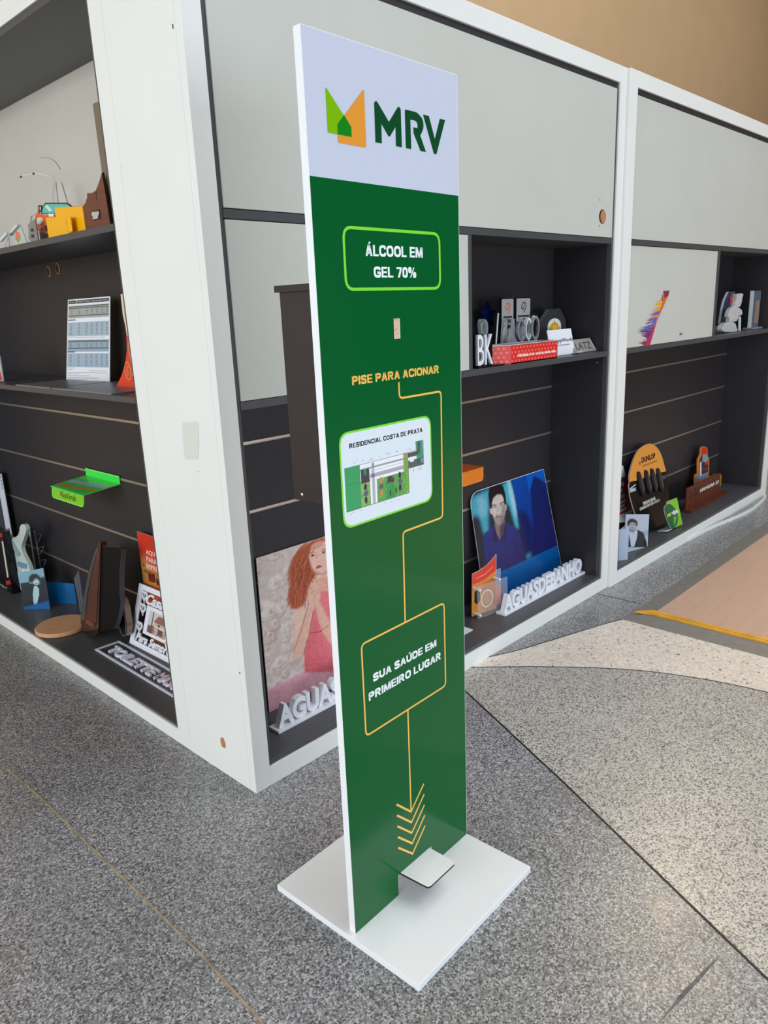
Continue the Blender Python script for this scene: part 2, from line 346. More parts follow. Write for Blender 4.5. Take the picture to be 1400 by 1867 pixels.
# ------------------------------------------------------------------ raised wooden board at the right
root = empty('floor_board', (1.51, -0.2, 0), 'low pinkish wooden floor board with grey edges and worn yellow tape', 'platform')
GREYE = mat('grey_ramp_edge', (122, 119, 114), 0.6, noise=0.08, nscale=40)
mb = MB(); H = 0.010
x0, y0, x1, y1 = 1.510, -0.196, 6.3, -3.2
ix, iy = 1.60, -0.258
mb.add([(x0, y0, 0.0012), (x1, y0, 0.0012), (x1, y1, 0.0012), (x0, y1, 0.0012), (ix, iy, H), (x1, iy, H), (x1, y1, H), (ix, y1, H)],
       [(0, 1, 5, 4), (3, 0, 4, 7), (4, 5, 6, 7), (1, 2, 6, 5), (2, 3, 7, 6), (0, 3, 2, 1)], GREYE)
mb.build('edge_ramp', parent=root, M=Matrix.Identity(4))
PLY = mat('pink_plywood', (192, 160, 140), 0.48, noise=0.05, nscale=5, stretch=(1, 9, 1))
mb = MB(); mb.box((1.622, -3.2, H), (6.3, -0.275, H+0.004), PLY); mb.build('board_panel', parent=root, M=Matrix.Identity(4))
YEL = mat('yellow_tape', (214, 158, 44), 0.5, noise=0.22, nscale=18)
mb = MB(); mb.prism([(1.575, -0.214), (1.598, -0.228), (1.628, -0.262), (1.628, -3.2), (1.594, -3.2), (1.592, -0.275)], 0.0095, 0.0148, YEL)
mb.box((1.608, -3.2, 0.0149), (1.610, -0.3, 0.0152), mat('tape_wear', (140, 104, 50), 0.7)); mb.build('tape_strip', parent=root, M=Matrix.Identity(4))
# ------------------------------------------------------------------ cabinets
def part(root, name, boxes, m, bevel=0.0, label=None):
    mb = MB()
    for b in boxes: mb.box(b[0], b[1], b[2] if len(b) > 2 else m)
    return mb.build(name, parent=root, M=Matrix.Identity(4), bevel=bevel, label=label)
D = 0.24
SLZ = (0.812, 0.629, 0.430, 0.235)
def right_cabinet(label, x0, x1, yf, dx0, dx1, first):
    """dx0/dx1: the ends of the open carcass; yf: front of the white frame"""
    r = empty('display_cabinet', (x0, yf, 0), label, 'cabinet'); yb = 0.289; f = yf+0.022; c = yf+0.003
    part(r, 'front_frame', [((x0, yf, 0), (dx0-0.012, f, 1.892)), ((dx1+0.012, yf, 0), (x1, f, 1.892)),
         ((dx0-0.012, yf, 1.840), (dx1+0.012, f, 1.892)), ((dx0-0.012, yf, 0), (dx1+0.012, f, 0.0505))], WHITE, 0.0008)
    if first:
        mb = MB(); mb.box((x0, f, 0), (x0+0.018, yb, 1.892), WHITE)
        pl = left_plane(-0.0003)
        for u, v, w, h in ((315, 48, 0.0016, 0.004), (437, 1227, 0.002, 0.002), (362, 860, 0.0012, 0.0012)):
            y, z = pl.at(u, v); mb.box((-0.0004, -y-w, z-h), (0.001, -y+w, z+h), BLACK)
        q = [pl.at(u, v) for u, v in ((402, 1345), (407, 1345), (411, 1356), (411.5, 1364), (405, 1362), (402, 1352))]
        mb.add([(-0.0005, -a, b) for a, b in q], [list(range(6))], CHIPM)
        q = rounded([pl.at(u, v) for u, v in ((332, 770), (361, 768), (363, 806), (362, 838), (337, 838), (333, 805))], 0.008)
        mb.add([(-0.0004, -a, b) for a, b in q], [list(range(len(q)))], mat('old_glue_patch', (213, 214, 208), 0.6))
        mb.build('end_panel', parent=r, M=Matrix.Identity(4))
    else: part(r, 'end_panel', [((x0, f, 0), (x0+0.018, yb, 1.892))], WHITE)
    part(r, 'side_panel', [((x1-0.018, f, 0), (x1, yb, 1.892))], WHITE)
    part(r, 'top_panel', [((x0+0.018, f, 1.874), (x1-0.018, yb, 1.892))], WHITE)
    part(r, 'carcass', [((dx0-0.012, c+0.0195, 0.045), (dx0, D, 1.858)), ((dx1, c+0.0195, 0.045), (dx1+0.012, D, 1.858)),
         ((dx0, c+0.004, 0.048), (dx1, D, 0.063), GRAPH_LIT), ((dx0-0.012, c+0.003, 0.0505), (dx0, c+0.0195, 1.840), GRAPH_LIT), ((dx1, c+0.003, 0.0505), (dx1+0.012, c+0.0195, 1.840), GRAPH_LIT),
         ((dx0, c+0.004, 1.822), (dx1, D, 1.840))], GRAPH, 0.0006)
    bp = part(r, 'back_panel', [((dx0-0.01, D, 0.03), (dx1+0.01, D+0.014, 1.858))], GRAPH)
    for z in SLZ:
        mb = MB(); 
        mb.box((dx0+0.001, D-0.0012, z-0.0055), (dx1-0.001, D+0.0005, z-0.0005), ALU); mb.box((dx0+0.001, D-0.003, z-0.0005), (dx1-0.001, D, z+0.001), ALU)
        mb.box((dx0+0.001, D-0.003, z-0.0068), (dx1-0.001, D, z-0.0055), ALU)
        mb.build('slat_rail', parent=bp, M=Matrix.Identity(4))
    part(r, 'upper_rail', [((dx0, c+0.001, 1.322), (dx1, D, 1.340))], GRAPH_LIT, 0.0006)
    part(r, 'shelf', [((dx0, c+0.001, 0.929), (dx1, D-0.001, 0.947))], GRAPH_LIT, 0.0006)
    return r, c
def door(root, name, x0, z0, x1, z1, y):
    mb = MB(); mb.box((x0, y, z0), (x1, y+0.015, z1), DOORW); return mb
# bay one
r1, c = right_cabinet('nearest white-framed display cabinet with graphite shelves beside the corner column', 0.0, 1.7735, 0.0, 0.058, 1.713, True)
mb = door(r1, 'd', 0.0605, 1.3425, 1.7105, 1.820, 0.004)
hx, hz = 1.637, 1.409
up = mb.build('upper_door', parent=r1, M=Matrix.Identity(4), bevel=0.0006)
P = right_plane(0.0036, hx, hz)
mb = MB(); e = ellipse(0, 0, 0.0245, 0.0235); i = ellipse(0.004, 0, 0.0195, 0.0215); mb.prism(e, -0.001, 0.0, BLACK); mb.prism(i, -0.0005, 0.0004, CHIPM)
mb.build('cable_hole', parent=up, M=P.M(), label='round cable hole showing raw fibreboard')
for dx, dz in ((-0.022, 0.052), (-0.020, -0.031)):
    mb = MB(); mb.prism(ellipse(dx, dz, 0.0014, 0.0028, 10), -0.0005, 0.0004, BLACK); mb.build('screw_hole', parent=up, M=P.M())
part(r1, 'middle_door', [((0.0605, 0.004, 0.9485), (0.8725, 0.019, 1.320))], DOORW, 0.0006)
part(r1, 'divider', [((0.8735, 0.004, 0.9475), (0.889, D, 1.3215))], GRAPH_LIT, 0.0005)
mb = MB(); mb.lathe([(0.0035, 0), (0.0035, 0.002), (0.0015, 0.003)], (0, 0, 0), mat('zinc_screw', (170, 160, 130), 0.4, metal=0.8), 12)
mb.build('shelf_pin', parent=r1, M=Matrix.Translation((1.713, 0.046, 0.905)) @ Matrix.Rotation(-math.pi/2, 4, 'Y'))
# bay two
yf2 = -0.010
r2, c2 = right_cabinet('farther white-framed display cabinet standing slightly proud of its neighbour', 1.7745, 3.655, yf2, 1.846, 3.568, False)
part(r2, 'upper_door', [((1.8485, yf2+0.007, 1.3425), (3.5655, yf2+0.022, 1.820))], DOORW, 0.0006)
md = part(r2, 'middle_door', [((1.8485, yf2+0.007, 0.9490), (2.688, yf2+0.022, 1.320))], DOORW, 0.0006)
part(r2, 'divider', [((2.690, yf2+0.004, 0.9475), (2.712, D, 1.3215))], GRAPH_LIT, 0.0005)
# printed art on the middle door of bay two
P = right_plane(yf2+0.0068); G = (1120, 500, 5)
A = lambda l: P.pts(G, l)
mb = MB(); rng = random.Random(5)
spine = [(475, 170), (440, 240), (405, 330), (370, 430), (345, 520), (315, 600), (290, 652)]
cols = [(120, 60, 70), (222, 178, 60), (215, 130, 50), (110, 100, 170), (110, 50, 120), (150, 40, 90), (190, 60, 80)]
for i in range(150):
    t = rng.random()*5.99; k = int(t); fr = t-k; sx = spine[k][0]*(1-fr)+spine[k+1][0]*fr; sy = spine[k][1]*(1-fr)+spine[k+1][1]*fr
    Ln = [25, 75, 95, 130, 125, 90, 60][k]*(0.7+0.4*rng.random()); ang = math.radians(200+rng.uniform(-42, 25)-14*k)
    ex = sx+Ln*math.cos(ang); ey = sy-Ln*math.sin(ang)*-1*0.0+Ln*0.35*math.sin(t*1.2-1.6)+rng.uniform(-16, 16)
    w = rng.uniform(5, 10); c = cols[k] if rng.random() < 0.7 else cols[min(6, k+1)]
    if rng.random() < 0.35 and k in (2, 3): c = (85, 100, 180)
    mb.prism(A([(sx+6, sy-w), (sx+6, sy+w), (ex, ey)]), -0.0001, 0.0002+i*0.000003, colmat(c, 0.45))
mb.prism(A([(445, 152), (500, 150), (490, 195), (385, 430), (320, 655), (280, 655), (345, 500), (400, 380), (440, 230)]), 0, 0.0009, colmat((205, 105, 60), 0.45))
mb.prism(A([(385, 430), (320, 655), (280, 655), (345, 500)]), 0, 0.0010, colmat((176, 50, 88), 0.45))
mb.prism(A([(445, 152), (500, 150), (488, 200), (455, 215)]), 0, 0.0011, colmat((130, 50, 60), 0.45))
mb.build('feather_print', parent=md, M=P.M(), label='printed multicoloured feather')
mb = MB(); x, y = P.at(1240, 611); mb.text('aura', x-0.008, y, x+0.022, y+0.009, 0, 0.0004, colmat((90, 85, 80), 0.5), bold=0.02); mb.build('caption', parent=md, M=P.M())
# left cabinet
DL = 0.265; LF = 0.0
r3 = empty('display_cabinet', (0, 0.289, 0), 'long white-framed display cabinet left of the corner column', 'cabinet')
ya, yb, yc, yd = 0.289, 0.347, 2.115, 2.18
part(r3, 'front_frame', [((0, ya+0.0012, 0), (0.022, yb, 1.905)), ((0, yc+0.012, 0), (0.022, yd, 1.905)), ((0, yb, 1.854), (0.022, yc+0.012, 1.905)), ((0, yb, 0), (0.022, yc+0.012, 0.043))], WHITE, 0.0008)
part(r3, 'side_panel', [((0.022, ya+0.0012, 0), (0.285, ya+0.018, 1.905))], WHITE); part(r3, 'side_panel', [((0.022, yd-0.018, 0), (0.285, yd, 1.905))], WHITE)
part(r3, 'top_panel', [((0.022, ya+0.018, 1.887), (0.285, yd-0.018, 1.905))], WHITE)
part(r3, 'carcass', [((0.004, yb, 0.043), (DL, yb+0.013, 1.854)), ((0.004, yc, 0.043), (DL, yc+0.012, 1.854)), ((0.006, yb+0.013, 0.035), (DL, yc, 0.050)), ((0.004, yb+0.013, 1.837), (DL, yc, 1.854))], GRAPH_LIT, 0.0006)
bp = part(r3, 'back_panel', [((DL, yb, 0.03), (DL+0.014, yc+0.012, 1.338), GRAPH), ((DL, yb, 1.338), (DL+0.014, yc+0.012, 1.86), BEIGE)], GRAPH)
for z in (0.816, 0.613, 0.409, 0.200):
    mb = MB(); mb.box((DL-0.0012, yb+0.014, z-0.0055), (DL+0.0005, yc-0.001, z-0.0005), ALU); mb.box((DL-0.003, yb+0.014, z-0.0005), (DL, yc-0.001, z+0.001), ALU)
    mb.box((DL-0.003, yb+0.014, z-0.0068), (DL, yc-0.001, z-0.0055), ALU); mb.build('slat_rail', parent=bp, M=Matrix.Identity(4))
part(r3, 'upper_shelf', [((0.003, yb+0.013, 1.329), (DL-0.001, yc, 1.345))], GRAPH_LIT, 0.0006)
part(r3, 'lower_shelf', [((0.003, yb+0.013, 0.931), (DL-0.001, yc, 0.946))], GRAPH_LIT, 0.0006)
for y, z in ((1.342, 1.300), (1.268, 1.305)):
    mb = MB()
    P = left_plane(DL-0.0006, y, z); 
    k = len(mb.v); mb.prism([(-(y-1.3)+a, z-1.3+b) for a, b in ellipse(0, 0, 0.016, 0.018)], 0, 0.001, CHIPM); mb.prism([(-(y-1.3)+a, z-1.3+b) for a, b in ellipse(-0.002, 0.0, 0.012, 0.015)], 0.0005, 0.0014, BLACK)
    mb.build('cable_hole', parent=bp, M=left_plane(DL-0.0006, 1.3, 1.3).M(), label='cable hole showing raw fibreboard')
# loosened skirting strip under the far cabinet
mb = MB(); p = [(2.55, -0.012), (2.8, -0.020), (3.1, -0.055), (3.3, -0.062), (3.5, -0.045), (3.60, -0.03)]
mb.stroke(smoothline(p), 0.004, 0.0, 0.016, WHITE); mb.build('skirting_strip', label='loose white skirting strip bowing out below the farther cabinet', cat='trim strip')
# ------------------------------------------------------------------ the sanitizer stand
PA = 0.0338; PO = Vector((-0.1472, -0.4976, 0)); 
PP = Plane(PO, (math.cos(PA), math.sin(PA), 0), (0, 0, 1))      # x along the panel, y up, z towards the viewer
PM = PP.M(); PW, PH, PT = 0.3535, 1.5036, 0.0148
stand = empty('sanitizer_stand', tuple(PO), 'tall green and white pedal-operated hand sanitizer stand on a white base', 'sanitizer stand')
SW = mat('white_stand_board', (232, 236, 240), 0.30, noise=0.01, nscale=8)
GR = mat('green_glossy_print', (3, 90, 42), 0.16, spec=0.4, noise=0.02, nscale=3)
WP = mat('white_glossy_print', (200, 207, 226), 0.22)
S = lambda c, r=0.25: colmat(c, r)
mb = MB(); mb.box((-0.0112, 0, -0.2095), (PW-0.0002, 0.0137, 0.160), SW); mb.build('base_plate', parent=stand, M=PM, bevel=0.0008)
nl, nr, nt = 0.123, 0.231, 0.060
sl, sr, sb, st = 0.1690, 0.1845, 1.0818, 1.1144
mb = MB()
def slab(z0, z1, m, side):
    for a, b in (((0, 0.0137), (nl, nt)), ((nr, 0.0137), (PW, nt)), ((0, nt), (PW, sb)), ((0, sb), (sl, st)), ((sr, sb), (PW, st)), ((0, st), (PW, 1.3148))):
        mb.box((a[0], a[1], z0), (b[0], b[1], z1), m)
slab(-PT, -0.0003, SW, SW); mb.box((0, 1.3148, -PT), (PW, PH, -0.0003), SW); mb.box((0, 1.3148, -0.0003), (PW-0.0015, PH-0.001, 0), WP)
def slab2():
    for a, b in (((0, 0.0137), (nl, nt)), ((nr, 0.0137), (PW, nt)), ((0, nt), (PW, sb)), ((0, sb), (sl, st)), ((sr, sb), (PW, st)), ((0, st), (PW, 1.3148))):
        mb.add([(a[0]+0.0003, a[1], 0), (b[0]-(0.0012 if b[0] > 0.35 else 0), a[1], 0), (b[0]-(0.0012 if b[0] > 0.35 else 0), b[1], 0), (a[0]+0.0003, b[1], 0)], [(0, 1, 2, 3)], GR)
slab2()
# slot lining
mb.box((sl-0.001, sb-0.001, -PT+0.001), (sr+0.001, st+0.001, -0.0035), mat('raw_mdf_slot', (226, 190, 158), 0.7, noise=0.1, nscale=90))
mb.stroke([(sl+0.001, sb+0.011), (sl+0.006, sb+0.0145), (sr-0.003, sb+0.0165)], 0.0006, -0.0035, -0.0032, S((150, 110, 84)))
e = 0.0003
# logo
mb.prism(rounded([(0.0404, 1.4345), (0.0404, 1.3752), (0.0892, 1.3752), (0.0892, 1.3885)], [0.004, 0.003, 0.002, 0.003]), e, e+0.0002, S((122, 184, 0)))
mb.prism(rounded([(0.1203, 1.4445), (0.1198, 1.3645), (0.0604, 1.3645), (0.0604, 1.3880), ], [0.004, 0.003, 0.003, 0.003]), e+0.0001, e+0.0003, S((228, 152, 52)))
mb.prism([(0.0752, 1.4029), (0.0892, 1.3885), (0.0892, 1.3752), (0.0604, 1.3752), (0.0604, 1.3885)], e+0.0002, e+0.0004, S((6, 132, 20)))
DG = S((2, 72, 36)); w = 0.0138
M_ = [(0.1472, 1.4325), (0.1418, 1.4300), (0.1413, 1.3745), (0.1555, 1.3748), (0.1560, 1.4025), (0.1737, 1.3852), (0.1895, 1.4025), (0.1890, 1.3748), (0.2030, 1.3748), (0.2030, 1.4300), (0.1975, 1.4325), (0.1740, 1.4070)]
mb.prism(rounded(M_, [0.003, 0.003, 0.0004, 0.0004, 0.001, 0.004, 0.001, 0.0004, 0.0004, 0.003, 0.003, 0.001]), e, e+0.0003, DG)
mb.prism(rounded([(0.2132, 1.3748), (0.2132, 1.4305), (0.2258, 1.4305), (0.2262, 1.3748)], [0.0004, 0.003, 0.0004, 0.0004]), e, e+0.0003, DG)
mb.prism(rounded([(0.2150, 1.4305), (0.2440, 1.4305), (0.2585, 1.4220), (0.2592, 1.4090), (0.2500, 1.3975), (0.2400, 1.4020), (0.2440, 1.4080), (0.2440, 1.4150), (0.2390, 1.4178), (0.2150, 1.4178)], [0.0004, 0.006, 0.006, 0.006, 0.0004, 0.001, 0.002, 0.003, 0.003, 0.0004]), e, e+0.00025, DG)
mb.prism([(0.2330, 1.4075), (0.2440, 1.4075), (0.2500, 1.3978), (0.2640, 1.3748), (0.2500, 1.3748), (0.2335, 1.3990)], e, e+0.0002, DG)
mb.prism(rounded([(0.2588, 1.4296), (0.2735, 1.4296), (0.2884, 1.3965), (0.3030, 1.4296), (0.3171, 1.4296), (0.2915, 1.3740), (0.2855, 1.3740)], [0.0006, 0.0006, 0.0006, 0.0006, 0.0006, 0.003, 0.003]), e, e+0.0003, DG)
# text box one
LG = S((128, 220, 62)); WT = S((240, 246, 250)); GO = S((246, 192, 92))
mb.stroke(rect(0.0618, 1.1610, 0.2955, 1.2500), 0.0046, 0, e, LG, closed=True, r=0.017)
def line(t, x0, y0, x1, y1, m, bold=0.022, **k): mb.text(t, x0, y0, x1, y1, 0, e+0.0001, m, bold=bold*1.25, spacing=1.09, **k)
C_ = lambda t, x0, y0, x1, y1, m, **k: mb.caps(t, x0, y0, x1, y1, 0, e+0.0001, m, **k)
C_('ÁLCOOL EM', 0.1085, 1.2103, 0.2488, 1.2268, WT)
C_('GEL 70%', 0.1255, 1.1785, 0.2300, 1.1945, WT)
C_('PISE PARA ACIONAR', 0.0645, 1.0165, 0.2865, 1.0300, GO, wt=0.185)
LW = 0.0034; o = 0.0004
mb.stroke([(0.1766, 1.0105), (0.1766, 0.9835), (0.2917, 0.9835), (0.2890, 0.7490), (0.1738, 0.7490), (0.1712, 0.5775)], LW, 0, e, GO, r=0.009)
mb.stroke([(0.1700, 0.4000), (0.1690, 0.1800)], LW, 0, e, GO)
mb.stroke(rect(0.0545, 0.4005, 0.2878, 0.5775), LW, 0, e+0.00005, GO, closed=True, r=0.011)
C_('SUA SAÚDE EM', 0.0797, 0.4965, 0.2607, 0.5108, WT)
C_('PRIMEIRO LUGAR', 0.0664, 0.4645, 0.2740, 0.4795, WT)
for k in range(5):
    y = 0.2182-k*0.0243; mb.stroke([(0.1275, y), (0.1690, y-0.0405), (0.2106, y)], 0.0038, 0, e, GO)
# site plan
mb.prism(rounded(rect(0.0280, 0.7885, 0.2600, 0.9455), 0.022, 8), 0, e, LG)
PLW = S((222, 232, 242)); mb.prism(rounded(rect(0.0312, 0.7918, 0.2568, 0.9422), 0.020, 8), e, e+0.0002, PLW)
z = e+0.0002
def q(pts, c, dz=0.0001, m=None): mb.prism(pts, z, z+dz, m or S(c, 0.3))
mb.caps('RESIDENCIAL COSTA DE PRATA', 0.0502, 0.9182, 0.2354, 0.9258, z, z+0.0001, S((20, 22, 26)), wt=0.19)
Lc = (600, 800, 7)
C = lambda l: [(round(x, 4), round(y, 4)) for x, y in (PP.pts(Lc, l))]
def box_(x0, y0, x1, y1, c, dz=0.0001): q(rect(x0, y0, x1, y1), c, dz)
bx = lambda l: C(l)
gx0, gy0 = 0.0365, 0.8165
box_(0.0362, 0.8165, 0.0718, 0.8880, (60, 158, 98))
DK = (64, 60, 62)
box_(0.0718, 0.8170, 0.0945, 0.8600, (130, 178, 104)); box_(0.0735, 0.8560, 0.0935, 0.8790, (72, 66, 66), 0.00016); box_(0.0800, 0.8690, 0.0870, 0.8790, (62, 130, 100), 0.0002)
box_(0.0945, 0.8170, 0.0985, 0.8560, (240, 240, 244)); box_(0.1000, 0.8170, 0.1060, 0.8860, (176, 176, 182)); box_(0.1070, 0.8170, 0.1110, 0.8560, (240, 240, 244))
box_(0.0718, 0.8800, 0.1950, 0.8880, (236, 238, 244)); box_(0.0718, 0.8775, 0.1810, 0.8805, (160, 160, 166)); box_(0.0945, 0.8615, 0.1810, 0.8680, (170, 170, 176))
box_(0.1070, 0.8690, 0.1790, 0.8770, (240, 240, 246), 0.00012); box_(0.1070, 0.8570, 0.1790, 0.8612, (240, 240, 246), 0.00012)
box_(0.1110, 0.8170, 0.1935, 0.8565, (96, 162, 84)); box_(0.1330, 0.8170, 0.1560, 0.8500, (62, 150, 84), 0.00014)
box_(0.1380, 0.8440, 0.1540, 0.8555, (78, 68, 66), 0.0002); box_(0.1850, 0.8170, 0.1935, 0.8800, (110, 172, 70), 0.00014); box_(0.1810, 0.8560, 0.1935, 0.8880, (150, 158, 92), 0.00013)
box_(0.1935, 0.8600, 0.2360, 0.8730, (96, 96, 100)); box_(0.1935, 0.8790, 0.2300, 0.8870, (84, 86, 90)); box_(0.1990, 0.8700, 0.2090, 0.8790, (234, 236, 240), 0.00015)
q([(0.2150, 0.9040), (0.2345, 0.9040), (0.2362, 0.8640), (0.2180, 0.8640)], (70, 148, 122)); mb.stroke([(0.2240, 0.9040), (0.2240, 0.8880), (0.2180, 0.8820), (0.1950, 0.8820)], 0.006, z, z+0.0002, S((84, 86, 88)), r=0.008)
box_(0.2270, 0.8640, 0.2362, 0.8720, (130, 134, 138), 0.0002)
rng = random.Random(2)
for cx, cy0 in ((0.0830, 0.8380), (0.1215, 0.8420), (0.1700, 0.8420)):
    mid = (226, 130, 80) if cx == 0.1215 else (52, 48, 54)
    q(ellipse(cx, cy0+0.011, 0.0032, 0.006, 10), mid, 0.0003); q(ellipse(cx, cy0-0.011, 0.0032, 0.006, 10), mid, 0.0003); q(ellipse(cx, cy0, 0.0056, 0.0045, 12), (92, 98, 116), 0.0004)
for _ in range(90):
    x = rng.choice([rng.uniform(0.073, 0.094), rng.uniform(0.112, 0.193)]); y = rng.uniform(0.8180, 0.8550)
    c = rng.choice([(186, 206, 120), (70, 120, 70), (44, 92, 56), (200, 214, 160)]); q(ellipse(x, y, 0.0009, 0.0011, 6), c, 0.00022)
for x, y in ((0.1440, 0.826), (0.1590, 0.828)): q(ellipse(x, y, 0.0016, 0.006, 8), (40, 50, 40), 0.00026)
mb.stroke([(0.0362, 0.8165), (0.1935, 0.8165), (0.1935, 0.8600), (0.2362, 0.8600), (0.2362, 0.9040)], 0.0007, z, z+0.00025, S(DK)); mb.stroke([(0.0362, 0.8880), (0.1935, 0.8880), (0.2150, 0.8890)], 0.0005, z, z+0.00025, S(DK))
mb.stroke([(0.0362, 0.8600), (0.0718, 0.8590)], 0.0004, z, z+0.0002, S((40, 120, 70))); mb.stroke([(0.107, 0.8730), (0.179, 0.8730)], 0.0004, z, z+0.0002, S(DK))
for _ in range(26):
    x = rng.uniform(0.04, 0.215); y = rng.choice([rng.uniform(0.8915, 0.897), rng.uniform(0.8915, 0.897), rng.uniform(0.809, 0.813)]); q(rect(x, y, x+rng.uniform(0.001, 0.005), y+0.0008), (110, 112, 118), 0.0001)
for x in (0.207, 0.222, 0.228): q(rect(x, 0.851, x+0.001, 0.857), (100, 102, 106), 0.0001)
mb.build('printed_panel', parent=stand, M=PM)
# pedal
mb = MB(); ped = rounded([(0.1285, -0.050), (0.2225, -0.050), (0.2225, 0.0665), (0.1365, 0.0665)], [0.003, 0.003, 0.008, 0.008])
PB = Plane(PP.O+Vector((0, 0, 0.0605)), PP.X, -PP.N)   # horizontal plane: x along the panel, y away from the viewer
pp = [(a, -b) for a, b in ped]
mb.prism(pp, -0.0055, -0.0012, mat('black_pedal_core', (20, 20, 22), 0.4)); mb.prism(pp, -0.0012, 0.0, SW)
mb.build('pedal', parent=stand, M=PB.M(), label='white foot pedal with a black edge')
DB = mat('dark_brown_board', (44, 35, 35), 0.45, noise=0.12, nscale=20, stretch=(1, 6, 1))
mb = MB(); mb.box((0.172, 0.056, -0.045), (0.182, 0.90, -0.035), mat('zinc_rod', (150, 150, 152), 0.35, metal=0.8)); mb.build('push_rod', parent=stand, M=PM)
b0, b1, bd, bz0, bz1 = 0.085, 0.270, -0.181, 0.803, 1.164
mb = MB()
for a, b in (((b0, bz0), (b0+0.012, bz1)), ((b1-0.012, bz0), (b1, bz1))):
    mb.prism(rect(a[0], a[1], b[0], b[1]), bd, -PT, DB)
mb.box((b0+0.012, bz0+0.012, bd), (b1-0.012, bz1, bd+0.012), DB); mb.build('dispenser_box', parent=stand, M=PM, bevel=0.0005)
mb = MB(); mb.box((b0-0.006, bz1, bd-0.006), (b1+0.006, bz1+0.011, -PT-0.0005), DB); mb.build('box_lid', parent=stand, M=PM)
mb = MB(); mb.lathe([(0.0032, 0), (0.0032, 0.002), (0.001, 0.003)], (0, 0, 0), ALU, 12)
mb.build('screw', parent=stand, M=PM @ Matrix.Translation((b0, bz0+0.012, -0.158)) @ Matrix.Rotation(-math.pi/2, 4, 'Y'))
mb = MB(); mb.lathe([(0.030, 0), (0.034, 0.004), (0.034, 0.12), (0.028, 0.14), (0.012, 0.155), (0.012, 0.175)], (0, 0, 0), mat('gel_bottle', (214, 226, 232), 0.1, trans=0.5), 24)
mb.build('gel_bottle', parent=stand, M=Matrix.Translation(PO + PP.X*0.177 - PP.N*0.09 + Vector((0, 0, 0.90))), smooth=True)
mb = MB(); mb.box((b0+0.012, 0.890, bd+0.012), (b1-0.012, 0.900, -PT), DB); mb.build('bottle_shelf', parent=stand, M=PM)
# ------------------------------------------------------------------ things on the right-hand cabinets
ACR = mat('clear_acrylic', (214, 222, 222), 0.06, alpha=0.13)
ACRE = mat('acrylic_polished_edge', (214, 224, 226), 0.15)
WACR = mat('white_glossy_acrylic', (236, 240, 250), 0.18, coat=0.4)
CHROME = mat('mirror_acrylic', (186, 190, 198), 0.2, metal=0.55)
BLK = mat('black_gloss_acrylic', (16, 16, 18), 0.22)
ZB = 0.0632      # top of the cabinet floor board
# --- poster of the woman
def leaning(x, yb_, zb, yt, zt): return Plane((x, yb_, zb), (1, 0, 0), (0, yt-yb_, zt-zb))
P = leaning(0.19, 0.192, ZB, 0.233, 0.494); G = (430, 940, 4.057)
A = lambda l: P.pts(G, l)
tl, bl = A([(150, 318), (247, 1450)]); h = tl[1]; bl = (bl[0], 0.0); wid = 0.505
quad = [bl, (bl[0]+wid, 0), (tl[0]+wid, h), (tl[0], h)]
pr = Print(quad, 230, 215, (208, 194, 188)); rng = random.Random(4)
for _ in range(240):      # wall of paper roses
    cx = rng.uniform(0, wid+0.03); cy = rng.uniform(0.02, h); r = rng.uniform(0.012, 0.030)
    pr.fill(ellipse(cx, cy, r, r, 10), rng.choice([(222, 212, 208), (214, 200, 194), (230, 224, 220), (205, 186, 180)]), 1, 0.75)
    pr.fill(ellipse(cx+0.2*r, cy-0.2*r, r*0.62, r*0.62, 9), (188, 164, 156), 1, 0.6); pr.fill(ellipse(cx, cy, r*0.50, r*0.50, 9), (228, 216, 212), 1, 0.8)
    pr.fill(ellipse(cx+0.1*r, cy, r*0.22, r*0.22, 7), (168, 132, 124), 1, 0.7); pr.line([(cx-r*0.8, cy-r*0.5), (cx, cy-r*0.85), (cx+r*0.8, cy-r*0.4)], 0.0022, (160, 132, 124), 0, 0.55)
band = A([(240, 1285), (722, 1082)]); dx = band[1][0]-band[0][0]; sl_ = (band[1][1]-band[0][1])/dx
yl = band[0][1]; yr = yl+sl_*wid*0.3
pr.fill([(-0.1, -0.1), (1, -0.1), (1, yl+0.004), (-0.1, yl)], (226, 172, 186), 1)
SK = (226, 178, 160); SK2 = (206, 150, 132)
hair = [(640, 165), (580, 180), (520, 215), (470, 262), (425, 320), (398, 420), (408, 520), (392, 600), (405, 690), (455, 690), (500, 660), (525, 600), (540, 520), (570, 470), (590, 400), (780, 420), (800, 560), (830, 700), (880, 640), (900, 480), (860, 330), (790, 220), (720, 170)]
body = [(430, 720), (455, 690), (520, 660), (570, 560), (580, 430), (700, 420), (730, 520), (830, 560), (900, 640), (930, 800), (900, 960), (820, 1010), (700, 960), (520, 900), (470, 1050), (435, 1020), (425, 900)]
pr.fill(A(body), (232, 194, 176), 1)
pr.fill(A([(565, 640), (600, 560), (660, 520), (740, 520), (800, 600), (820, 760), (790, 960), (800, 1150), (510, 1162), (503, 1010), (545, 870)]), (222, 104, 116), 1, col2=(236, 130, 138), d=(1, 0))
for k in range(18):
    x = 515+k*17; pr.line(A([(x, 1160), (x+8, 1040)]), 0.0016, (188, 78, 92), 0, 0.8)
pr.line(A([(540, 872), (620, 860), (700, 818), (800, 800)]), 0.0025, (120, 50, 60), 0, 0.8)
pr.fill(A(hair), (176, 84, 56), 1)
for k in range(60):
    t = k/60; x = 400+rng.uniform(0, 150); y = 240+rng.uniform(0, 250)
    pr.line(A([(x+60, y-40), (x+rng.uniform(-10, 30), y+80), (x+rng.uniform(-20, 40), y+rng.uniform(150, 230))]), 0.0022, rng.choice([(120, 48, 30), (206, 112, 76), (146, 64, 40), (98, 40, 30)]), 0, 0.7)
